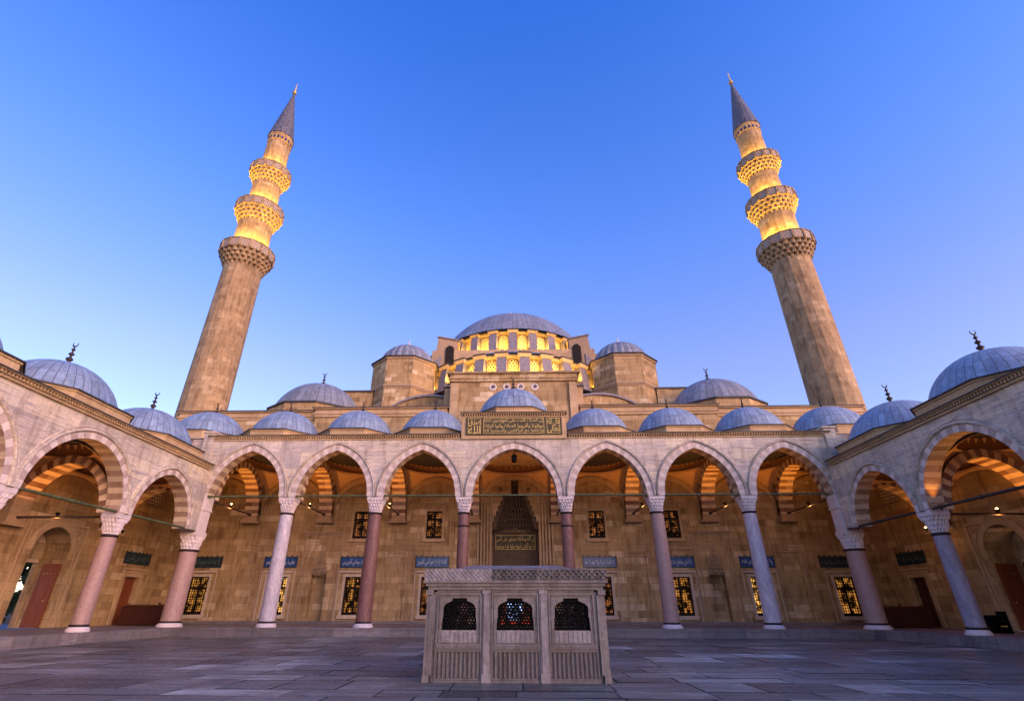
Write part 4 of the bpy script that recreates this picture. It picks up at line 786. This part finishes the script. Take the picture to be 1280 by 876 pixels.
# stepped buttress towers beside the main dome
for sg in (-1, 1):
    b = MB(); f = lambda x0, x1, y0, y1, z0, z1, mi=0: b.box(min(sg*x0, sg*x1), max(sg*x0, sg*x1), y0, y1, z0, z1, mi)
    for q in range(2):
        pass
    X0, X1 = 6.55, 8.75
    b.hexa([(sg*X0, 51.4, 22), (sg*(X1+1.0), 51.4, 22), (sg*(X1+1.0), 55, 22), (sg*X0, 55, 22), (sg*X0, 51.7, 29.35), (sg*X1, 51.5, 29.75), (sg*X1, 55, 30.4), (sg*X0, 55, 30.3)], 0)
    b.hexa([(sg*(X0-.1), 51.55, 29.36), (sg*(X1+.15), 51.35, 29.76), (sg*(X1+.15), 55.1, 30.41), (sg*(X0-.1), 55.1, 30.31), (sg*(X0-.1), 51.55, 29.5), (sg*(X1+.15), 51.35, 29.92), (sg*(X1+.15), 55.1, 30.6), (sg*(X0-.1), 55.1, 30.5)], 1)
    b.hexa([(sg*8.5, 51.2, 20), (sg*10.4, 51.2, 20), (sg*10.4, 55, 20), (sg*8.5, 55, 20), (sg*8.3, 51.3, 27.3), (sg*9.3, 51.3, 26.2), (sg*9.3, 55, 26.2), (sg*8.3, 55, 27.3)], 1)
    b.hexa([(sg*9.0, 53, 20), (sg*12.5, 53, 20), (sg*12.5, 60, 20), (sg*9.0, 60, 20), (sg*9.0, 53, 28.2), (sg*12.5, 53, 27.2), (sg*12.5, 60, 27.8), (sg*9.0, 60, 28.6)], 1)
    b.build('buttress_tower', [M['carve'], M['leadd']], MO)
    b = MB(); A = arch_pts(.5, .6, 0, 8); pts = [(-.5, 0), (.5, 0)]+[(q[0], 1.9+q[1]) for q in reversed(A)]; b.face([(sg*7.35+u, 51.36+.0*v, 26.1+v) for u, v in pts]); b.build('opening', M['dark'], MO)
    # turret
    tx, ty = sg*10.9, 46.0; o8 = lambda r, ph=pi/8: [(tx+r*cos(ph+pi/4*k), ty+r*sin(ph+pi/4*k)) for k in range(8)]
    b = MB(); b.prism(o8(3.35), 12, 22.95); tr = b.build('turret', M['lime'], MO, (tx, ty, 15), label='octagonal stone turret with ribbed lead dome on the %s of the main dome' % ('left' if sg < 0 else 'right'))
    b = MB(); b.prism(o8(3.5), 19.85, 20.05); b.prism(o8(3.42), 19.7, 19.849); b.prism(o8(3.45), 22.75, 22.95); b.prism(o8(3.6), 22.951, 23.05, mi=1); b.build('string_course', [M['carve'], M['roof']], tr)
    b = MB(); b.lathe([(3.05, 23.04)]+[(r, 23.06+z) for r, z in cap_profile(2.9, 2.5)], 24*6, tx, ty, nu=24, rf=lambda a, z: 1-.05*(abs(cos((a)*12))**2)); b.build('dome', M['leadm'], tr, (tx, ty, 23)); put('finial', FING, tr, (tx, ty, 25.5), scale=(.6, .6, .8))
    # wall between turret and aisle
    b = MB(); a, c = sorted((sg*13.5, sg*16.5)); b.box(a, c, 44, 60, 14, 19.75); b.box(a-.1, c+.1, 43.9, 60, 19.751, 19.9, 1); b.build('side_mass', [M['lime'], M['roof']], MO)
    # aisle dome
    cx, cy = sg*17.7, 42.2; o10 = lambda r: [(cx+r/cos(pi/10)*cos(-pi/2+pi/10+pi/5*k), cy+r/cos(pi/10)*sin(-pi/2+pi/10+pi/5*k)) for k in range(10)]
    b = MB(); b.prism(o10(4.0), 14, 16.45); b.prism(o10(4.12), 16.46, 16.6, mi=1); b.build('aisle_drum', [M['lime'], M['roof']], MO)
    b = MB(); b.lathe([(3.95, 16.58)]+[(r, 16.6+z) for r, z in cap_profile(3.85, 3.0, 14)], 64, cx, cy, nu=40); d = b.build('aisle_dome', M['leadm'], MO, (cx, cy, 16.5), label='%s side dome on a low polygonal drum' % ('left' if sg < 0 else 'right')); put('finial', FIN, d, (cx, cy, 19.55), scale=(1.2, 1.2, 1.25))

# ================================================================== MINARETS
def minaret(sg, label):
    X, Y = sg*26.05, 38.6; dz = 0 if sg < 0 else -.35
    T = thing('minaret', label, 'minaret', (X, Y, 0), 'minarets')
    def poly(r, n=16): return [(X+r*cos(2*pi*(k+.5)/n), Y+r*sin(2*pi*(k+.5)/n)) for k in range(n)]
    def shaft(r0, z0, r1, z1):
        b = MB(); A, B = poly(r0), poly(r1); seg = 2*pi*r0/16
        for k in range(16):
            p, q, s_, t = A[k], A[(k+1) % 16], B[(k+1) % 16], B[k]; b.face([(p[0], p[1], z0), (q[0], q[1], z0), (s_[0], s_[1], z1), (t[0], t[1], z1)], uv=[(k*seg, z0), ((k+1)*seg, z0), ((k+1)*seg, z1), (k*seg, z1)])
        return b.build('shaft', M['mins'], T, (X, Y, z0))
    def balcony(rs, rb, z0, z1, zp):
        b = MB(); muq(b, rs, rb-.06, z0, z1, 4, 24, X, Y, dep=.6, notch=.13); b.prism(poly(rb-.02), z1-.02, z1+.08); bo = b.build('balcony', M['mins'], T, (X, Y, z0))
        b = MB(); P, Q = poly(rb), poly(rb-.16); L = 2*rb*sin(pi/16)
        for k in range(16):
            p, q, s_, t = P[k], P[(k+1) % 16], Q[(k+1) % 16], Q[k]
            b.face([(*p, z1+.081), (*q, z1+.081), (*q, zp), (*p, zp)], uv=[(0, 0), (L, 0), (L, zp-z1), (0, zp-z1)]); b.face([(*s_, z1), (*t, z1), (*t, zp), (*s_, zp)])
            b.face([(*p, zp), (*q, zp), (*s_, zp), (*t, zp)])
        b.build('parapet', M['latm'], bo)
        b = MB()
        for k in range(16):
            a = 2*pi*(k+.5)/16; c = (X+rb*cos(a), Y+rb*sin(a)); t = (-sin(a)*.09, cos(a)*.09); o_ = (cos(a)*.06, sin(a)*.06)
            pt = lambda u, v, z: (c[0]+t[0]*u+o_[0]*v, c[1]+t[1]*u+o_[1]*v, z)
            b.hexa([pt(-1, 1, z1+.08), pt(1, 1, z1+.08), pt(1, -2, z1+.08), pt(-1, -2, z1+.08), pt(-1, 1, zp+.04), pt(1, 1, zp+.04), pt(1, -2, zp+.04), pt(-1, -2, zp+.04)])
        RO, RI = poly(rb+.07), poly(rb-.2)
        for k in range(16):
            p, q, s_, t = RO[k], RO[(k+1) % 16], RI[(k+1) % 16], RI[k]; b.hexa([(*p, zp+.002), (*q, zp+.002), (*s_, zp+.002), (*t, zp+.002), (*p, zp+.06), (*q, zp+.06), (*s_, zp+.06), (*t, zp+.06)])
        b.build('rail', M['mins'], bo)
        return bo
    shaft(1.88, 10, 1.70, 30.1+dz)
    b1 = 30.0+dz; balcony(1.70, 2.45, b1, b1+1.55, b1+2.45)
    shaft(1.66, b1+1.5, 1.6, 35.6+dz); b2 = 35.5+dz; balcony(1.6, 2.28, b2, b2+1.5, b2+2.4)
    shaft(1.45, b2+1.5, 1.38, 41.1+dz); b3 = 41.0+dz; balcony(1.38, 2.04, b3, b3+1.4, b3+2.25)
    shaft(1.25, b3+1.4, 1.2, 48.0+dz)
    b = MB(); b.lathe([(1.22, 47.3+dz), (1.27, 47.4+dz), (1.27, 48.0+dz), (1.31, 48.2+dz), (1.33, 48.4+dz)], 32, X, Y); b.build('eave', M['mins'], T, (X, Y, 47+dz))
    b = MB()
    for k in range(20):
        a = 2*pi*k/20; c = (X+1.285*cos(a), Y+1.285*sin(a)); t = Vector((-sin(a), cos(a))); o_ = Vector((cos(a), sin(a)))
        pts = [(-.11, .75), (.11, .75), (.11, 1.05), (0, 1.2), (-.11, 1.05)]; b.face([(c[0]+t.x*u, c[1]+t.y*u, 46.75+dz+v) for u, v in pts])
    b.build('blind_openings', simple("blue_tile_inlay", (.01, .03, .10), .4) if 'inl' not in M else M['inl'], T, (X, Y, 46+dz))
    b = MB(); n = 16; pr_ = [(1.40, 48.38), (1.37, 48.5), (1.33, 48.75)]+[(1.30*(1-k/12)+.03, 48.8+8.0*k/12) for k in range(13)]
    b.lathe([(r, z+dz) for r, z in pr_], n*4, X, Y, nu=n, rf=lambda a, z: 1-.02*abs(sin(a*8))); cp = b.build('spire', M['leadsp'], T, (X, Y, 48+dz), label='conical lead spire'); put('finial', FING, cp, (X, Y, 56.75+dz), scale=(.75, .75, 1.5))
    for z, rs, e in ((b1+1.65, 1.66, 680), (b2+1.6, 1.45, 640), (b3+1.5, 1.25, 420)):
        for k in range(8):
            a = 2*pi*(k+.5)/8; r = rs+.48; lamp('balcony_lamp', (X+r*cos(a), Y+r*sin(a), z+.25), e, (1, .56, .08), .08)
M['leadsp'] = lead("lead_spire", (.085, .085, .10), 2.0)
minaret(-1, 'tall left minaret with three balconies, its shaft warm and sunlit'); minaret(1, 'tall right minaret with three balconies, its shaft dark and weathered')

# ================================================================== FOUNTAIN
FU = thing('ablution_fountain', 'low rectangular marble fountain house with three black grilled openings in the courtyard', 'fountain', (0, 13.6, 0))
F0, F1, HW = 12.09, 15.2, 1.88
zc = [-1.795, -.62, .60, 1.795]
def side(fm, cols, hw):
    """fm(u,v,d) d outward negative; cols = post centres"""
    n = len(cols)-1
    for i, c in enumerate(cols):
        b = MB()
        if 0 < i < n: hx(b, fm, c-.06, c+.06, .0, 1.62, -.06, .08); hx(b, fm, c-.095, c+.095, .0, .16, -.075, .08); hx(b, fm, c-.09, c+.09, 1.62, 1.71, -.07, .08); [hx(b, fm, c+s_*.075-.012, c+s_*.075+.012, .16, 1.62, -.035, .08) for s_ in (-1, 1)]
        if b.v: b.build('post', M['fml'], FU)
    for i in range(n):
        a, c = cols[i]+.09, cols[i+1]-.09; m_ = (a+c)/2; w2 = (c-a)/2
        b = MB(); wo = w2-.12; zb, z1, zt = .93, 1.34, 1.56
        O = [(-wo, zb), (-wo*.97, 1.12), (-wo*.93, 1.2), (-wo*.93, z1)]+[(-wo*.93*cos(t)+(0), z1+.16*sin(t)) for t in [pi/2*k/6*.62 for k in range(1, 7)]]+[(-wo*.42, z1+.15), (-wo*.42, z1+.20)]
        O = O+[(-u, v) for u, v in reversed(O)]
        prof = [(m_+u, v) for u, v in O]
        for p, q in zip(prof, prof[1:]):
            if abs(p[0]-q[0]) > 1e-6: b.face([fm(p[0], p[1], .0), fm(q[0], q[1], .0), fm(q[0], 1.66, .0), fm(p[0], 1.66, .0)])
            b.face([fm(p[0], p[1], .0), fm(q[0], q[1], .0), fm(q[0], q[1], .10), fm(p[0], p[1], .10)])
        el, er = (.06 if i == 0 else 0), (.06 if i == n-1 else 0); hx(b, fm, m_-w2-el, m_-wo, .66, 1.66, .0, .1); hx(b, fm, m_+wo, m_+w2+er, .66, 1.66, .0, .1); hx(b, fm, m_-w2-el, m_-w2, .0, .66, .03, .1); hx(b, fm, m_+w2, m_+w2+er, .0, .66, .03, .1); hx(b, fm, m_-w2, m_+w2, 1.655, 1.72, -.02, .1)
        rframe(b, fm, m_-w2+.05, m_+w2-.05, .68, 1.60, .035, -.035, .0); rframe(b, fm, m_-w2+.08, m_+w2-.08, .70, 1.57, .012, -.018, .0)
        b.build('panel', M['fm'], FU)
        b = MB(); hx(b, fm, m_-wo, m_+wo, .69, .93, .01, .09)
        for k in range(8): u = m_-wo+2*wo*(k+.5)/8; hx(b, fm, u-wo/8*.72, u+wo/8*.72, .71, .90, -.006, .01)
        b.build('sill_panel', M['fml'], FU)
        b = MB(); hx(b, fm, m_-w2, m_+w2, 0, .04, -.02, .1); hx(b, fm, m_-w2, m_+w2, .04, .57, .03, .1); hx(b, fm, m_-w2, m_+w2, .57, .66, -.02, .1); hx(b, fm, m_-w2, m_+w2, .60, .64, -.04, -.021); rframe(b, fm, m_-w2+.03, m_+w2-.03, .07, .54, .025, -.012, .03)
        nf = 10
        for k in range(nf):
            u0 = m_-w2+.05+(2*w2-.1)*(k+.12)/nf; u1 = m_-w2+.05+(2*w2-.1)*(k+.88)/nf; um = (u0+u1)/2; prev = None
            for j in range(5):
                t = j/4; u = u0+(u1-u0)*t; d = .03-.045*sin(pi*t)
                if prev: b.face([fm(prev[0], .08, prev[1]), fm(u, .08, d), fm(u, .53, d), fm(prev[0], .53, prev[1])], sm=False)
                prev = (u, d)
        b.build('fluted_panel', M['fmd'], FU)
        # pierced iron grille
        b = MB(); s_ = .042; rw = s_*1.5; cl = s_*sqrt(3); r = int((1.56-.93)/rw)+1; top = {0: 1.54}
        for j in range(r+1):
            v = .93+j*rw; k0 = 0
            lim = wo if v < 1.34 else wo*.93*max(.42, sqrt(max(0, 1-((v-1.34)/.21)**2)))
            nn = int(2*lim/cl)+2
            for i2 in range(-nn//2, nn//2+1):
                u = m_+i2*cl+(cl/2 if j % 2 else 0)
                if abs(u-m_) > lim-.005 or v > 1.53: continue
                H0 = [(u+s_*cos(pi/6+pi/3*q), v+s_*sin(pi/6+pi/3*q)) for q in range(7)]; ri = s_*(.56 if (i2+j) % 3 else .42); H1 = [(u+ri*cos(pi/6+pi/3*q), v+ri*sin(pi/6+pi/3*q)) for q in range(7)]
                for q in range(6): b.face([fm(*H0[q], .05), fm(*H0[q+1], .05), fm(*H1[q+1], .05), fm(*H1[q], .05)]); b.face([fm(*H1[q], .05), fm(*H1[q+1], .05), fm(*H1[q+1], .065), fm(*H1[q], .065)])
        hx(b, fm, m_-wo*.45, m_+wo*.45, 1.46, 1.56, .03, .09)
        b.build('grille', M['iron'], FU)
side(lambda u, v, d: (u, F0+d, v), zc, HW); side(lambda u, v, d: (-u, F1-d, v), zc, HW)
side(lambda u, v, d: (-1.86+d, F0+1.555-u, v), [-1.49, 0, 1.49], HW); side(lambda u, v, d: (1.86-d, F0+1.555+u, v), [-1.49, 0, 1.49], HW)
for x in (-1, 1):
    for y in (F0, F1):
        b = MB(); b.box(x*1.80-.055, x*1.80+.055, y-.05, y+.05, .13, 1.6); b.box(x*1.86-.07, x*1.86+.07, y-.07, y+.07, 0, .13); b.box(x*1.87-.05, x*1.87+.05, y-.03, y+.07, .131, 1.6); b.box(x*1.86-.08, x*1.86+.08, y-.08, y+.08, 1.601, 1.7); b.build('corner_post', M['fm'], FU)
b = MB(); b.box(-1.90, 1.90, F0-.07, F1+.07, 1.701, 1.77); b.box(-1.95, 1.95, F0-.11, F1+.11, 1.771, 1.835); b.box(-2.0, 2.0, F0-.15, F1+.15, 1.836, 1.875); b.build('cornice', M['fm'], FU)
def relief(x0, x1, mode, mat):
    b = MB(); nx = int((x1-x0)/.018); nz = 16; P = []
    for j in range(nz+1):
        z = 1.876+.235*j/nz; row = []
        for i in range(nx+1):
            x = x0+(x1-x0)*i/nx; u = (x-x0)/.235; v = j/nz
            if mode == 0: h = .010*sin(u*pi*5)*sin(v*pi*5)
            else:
                a = abs((u % 1)-.5)*2; c_ = abs(v-.5)*2; h = .034 if (abs(a-c_) < .16 or abs(a+c_-1) < .15 or a*a+c_*c_ < .06) else -.008
                if v < .1 or v > .9: h = .02
            row.append((x, F0-.13-h, z))
        P.append(row)
    b.grid(P, None, False)
    P2 = [[(x, y, z) for x, y, z in (P[-1])], [(x, F0-.02, z) for x, y, z in (P[-1])]]; b.grid(P2, None, False)
    k = x0
    while k < x1-.03: b.face([(k, F0-.12, 2.112), (k+.05, F0-.12, 2.112), (k+.025, F0-.10, 2.135)]); b.face([(k+.05, F0-.12, 2.112), (k, F0-.12, 2.112), (k+.025, F0-.10, 2.135)]); k += .05
    for x in (x0, x1): b.face([(x, F0-.13, 1.876), (x, F0-.02, 1.876), (x, F0-.02, 2.11), (x, F0-.13, 2.11)])
    b.build('parapet', mat, FU)
relief(-1.985, -.50, 0, M['fml']); relief(-.495, .42, 1, M['fmd']); relief(.425, 1.985, 1, M['fm'])
b = MB(); b.box(-1.98, -1.86, F0-.0, F1+.13, 1.876, 2.10); b.box(1.86, 1.98, F0-.0, F1+.13, 1.876, 2.10); b.box(-1.86, 1.86, F1, F1+.13, 1.876, 2.10); b.build('parapet', M['fm'], FU)
b = MB(); z0 = 2.04; A = [(-1.86, F0-.015), (1.86, F0-.015), (1.86, F1), (-1.86, F1)]; Bq = [(-1.05, F0+1.1), (1.0, F0+1.1), (1.0, F1-1.0), (-1.05, F1-1.0)]
for k in range(4): p, q, s_, t = A[k], A[(k+1) % 4], Bq[(k+1) % 4], Bq[k]; b.face([(*p, z0), (*q, z0), (*s_, 2.265), (*t, 2.265)])
b.face([(*q, 2.265) for q in Bq]); b.build('roof', M['fm'], FU)
b = MB(); b.box(-1.7, 1.7, F0+.16, F1-.16, 0, .5); b.build('basin', M['fmd'], FU)

# ================================================================== SMALL THINGS
def chest(x0, x1, y0, y1, h, label):
    T = thing('storage_chest', label, 'chest', ((x0+x1)/2, (y0+y1)/2, FZ), 'dark wooden chests under the portico')
    b = MB(); b.box(x0, x1, y0, y1, FZ+.05, FZ+h); b.box(x0+.1, x1-.1, y0+.06, y1-.06, FZ, FZ+.05)
    for k in range(4): u = x0+(x1-x0)*k/4; b.box(u+.06, u+(x1-x0)/4-.06, y0-.02, y0, FZ+.14, FZ+h-.12)
    b.build('body', M['woodd'], T)
    b = MB(); b.hexa([(x0-.05, y0-.05, FZ+h), (x1+.05, y0-.05, FZ+h), (x1+.05, y1+.05, FZ+h), (x0-.05, y1+.05, FZ+h), (x0+.12, y0+.35, FZ+h+.13), (x1-.12, y0+.35, FZ+h+.13), (x1-.12, y1-.2, FZ+h+.13), (x0+.12, y1-.2, FZ+h+.13)]); b.build('lid', M['woodd'], T)
    b = MB(); b.lathe([(0, 0), (.06, .0), (.04, .05), (.07, .1), (0, .14)], 10, (x0+x1)/2+.3, (y0+y1)/2, ); 
    b.v = [(x, y, z+FZ+h+.12) for x, y, z in b.v]; b.build('knob', M['woodd'], T)
chest(-23.0, -20.0, 32.0, 33.2, .95, 'reddish brown wooden chest before the small left door')
chest(20.1, 23.0, 32.0, 33.2, .95, 'almost black chest before the small right door')
T = thing('shoe_rack', 'small black rack with raised back at the foot of the right blue grey column', 'rack', (21.3, 25.6, FZ))
b = MB(); b.box(20.7, 21.4, 25.3, 25.8, FZ+.40, FZ+.45); b.box(20.7, 20.75, 25.3, 25.8, FZ, FZ+.40); b.box(21.35, 21.4, 25.3, 25.8, FZ, FZ+.85); b.box(20.75, 21.35, 25.32, 25.78, FZ+.2, FZ+.24); b.box(20.75, 21.35, 25.76, 25.8, FZ, FZ+.7); b.build('shelf', M['iron'], T)
b = MB(); b.box(20.95, 21.2, 25.25, 25.3, FZ+.25, FZ+.3); b.build('handle', M['goldp'], T)
def hang(x, y, z):
    T = thing('lantern', 'small dark lantern hanging in the crown of the central arch', 'lantern', (x, y, z))
    b = MB(); b.prism([(x+.17*cos(pi/4*k+pi/8), y+.17*sin(pi/4*k+pi/8)) for k in range(8)], z, z+.34); b.lathe([(.19, 0), (.21, .03), (.05, .16), (.02, .2)], 8, x, y); b.v = [v if i < 48 else (v[0], v[1], v[2]+z+.34) for i, v in enumerate(b.v)]
    b.build('body', M['iron'], T); b = MB(); b.tube((x, y, z+.5), (x, y, z+.75), .015, 6); b.build('chain', M['iron'], T)
hang(0, 30.0, 9.2)
# floodlights on the tie rods
def flood(loc, rot, e, label, spot=R(168), bulb=True):
    T = thing('floodlight', label, 'floodlight', loc, 'floodlights on the portico tie rods'); x, y, z = loc
    b = MB(); b.lathe([(0, -.10), (.06, -.10), (.09, -.02), (.10, .03), (.085, .03), (.05, -.04)], 12, x, y); b.v = [(q[0], q[1], q[2]+z) for q in b.v]; b.box(x-.02, x+.02, y-.02, y+.02, z-.2, z-.1); b.build('housing', M['iron'], T)
    if bulb: b = MB(); b.lathe([(0, -.05), (.055, -.02), (.06, .03), (.035, .08), (0, .10)], 10, x, y); b.v = [(q[0], q[1], q[2]+z) for q in b.v]; b.build('bulb', M['bulb'], T)
    l = lamp('flood_lamp', (x, y, z+.14), e, (1, .36, .05), .10, spot, rot)
    if e > 40 or e == 30: lamp('added_spill', (x, y-.02, z-.30), e*.14, (1, .42, .12), .10)  # unseen second lamp added below the housing to brighten the lower walls
nm8 = ['far left', 'second left', 'third left', 'inner left', 'inner right', 'third right', 'second right', 'far right']
for i, x in enumerate(sorted([sg*c for sg in (-1, 1) for c in CX])):
    flood((x, 33.2, SP+.2), (pi, 0, 0), 62 if abs(x) < 4 else 88, nm8[i]+' floodlight on the iron tie rod from column to mosque wall', bulb=(x < -5))
for sg, nm in ((-1, 'left'), (1, 'right')):
    flood((sg*22.9, 30.0, SSP+.1), (pi, 0, 0), 30, 'floodlight glowing in the corner bay of the %s arcade' % nm, bulb=(sg > 0))
    for i, q in enumerate(('first rod', 'second rod', 'third rod')):
        flood((sg*21.5, SY[i+1], SSP+.05), (pi, 0, 0), 72, 'floodlight on the %s of the %s arcade counted from the mosque' % (q, nm), bulb=(sg > 0))
for y_, q in ((29.0, 'corner column'), (23.0, 'blue grey column')):
    flood((18.55, y_, SSP+.12), (pi, 0, 0), 22, 'small uplight on the right arcade rod beside the %s' % q, spot=R(60), bulb=False)
# tree outside the left gate
random.seed(3)
T = thing('tree', 'dark leafy tree seen through the open left gate', 'tree', (-37, 37, 0))
b = MB(); b.lathe([(.35, 0), (.25, 1.6), (.18, 3.5), (.05, 7)], 10, -37, 37)
for k in range(7): a = k*2.4; b.tube((-37, 37, 2+k*.5), (-37+2.2*cos(a), 37+2.2*sin(a), 4+k*.6), .07, 6)
b.build('trunk', M['bark'], T)
b = MB()
cl = [(-37+random.gauss(0, 1.8), 37+random.gauss(0, 1.8), random.uniform(1.2, 8.5)) for _ in range(60)]
for k in range(9000):
    c = random.choice(cl); p = Vector((c[0]+random.gauss(0, .5), c[1]+random.gauss(0, .5), c[2]+random.gauss(0, .4))); u = Vector((random.gauss(0, 1), random.gauss(0, 1), random.gauss(0, 1))).normalized()*.24; v = u.orthogonal().normalized()*.15
    b.face([p-u, p+v, p+u, p-v])
b.build('crown', M['leaf'], T)

W_ = thing('added_wall', 'added low grey wall outside the open left gate behind the tree', 'wall', (-46, 40, 0))  # wall added to cover the bright horizon beyond the left gate
b = MB(); b.box(-46.3, -46, 10, 70, -.03, 2.4); b.build('masonry', M['step'], W_); b = MB(); b.box(-46.4, -45.9, 10, 70, 2.401, 2.5); b.build('coping', M['step'], W_)
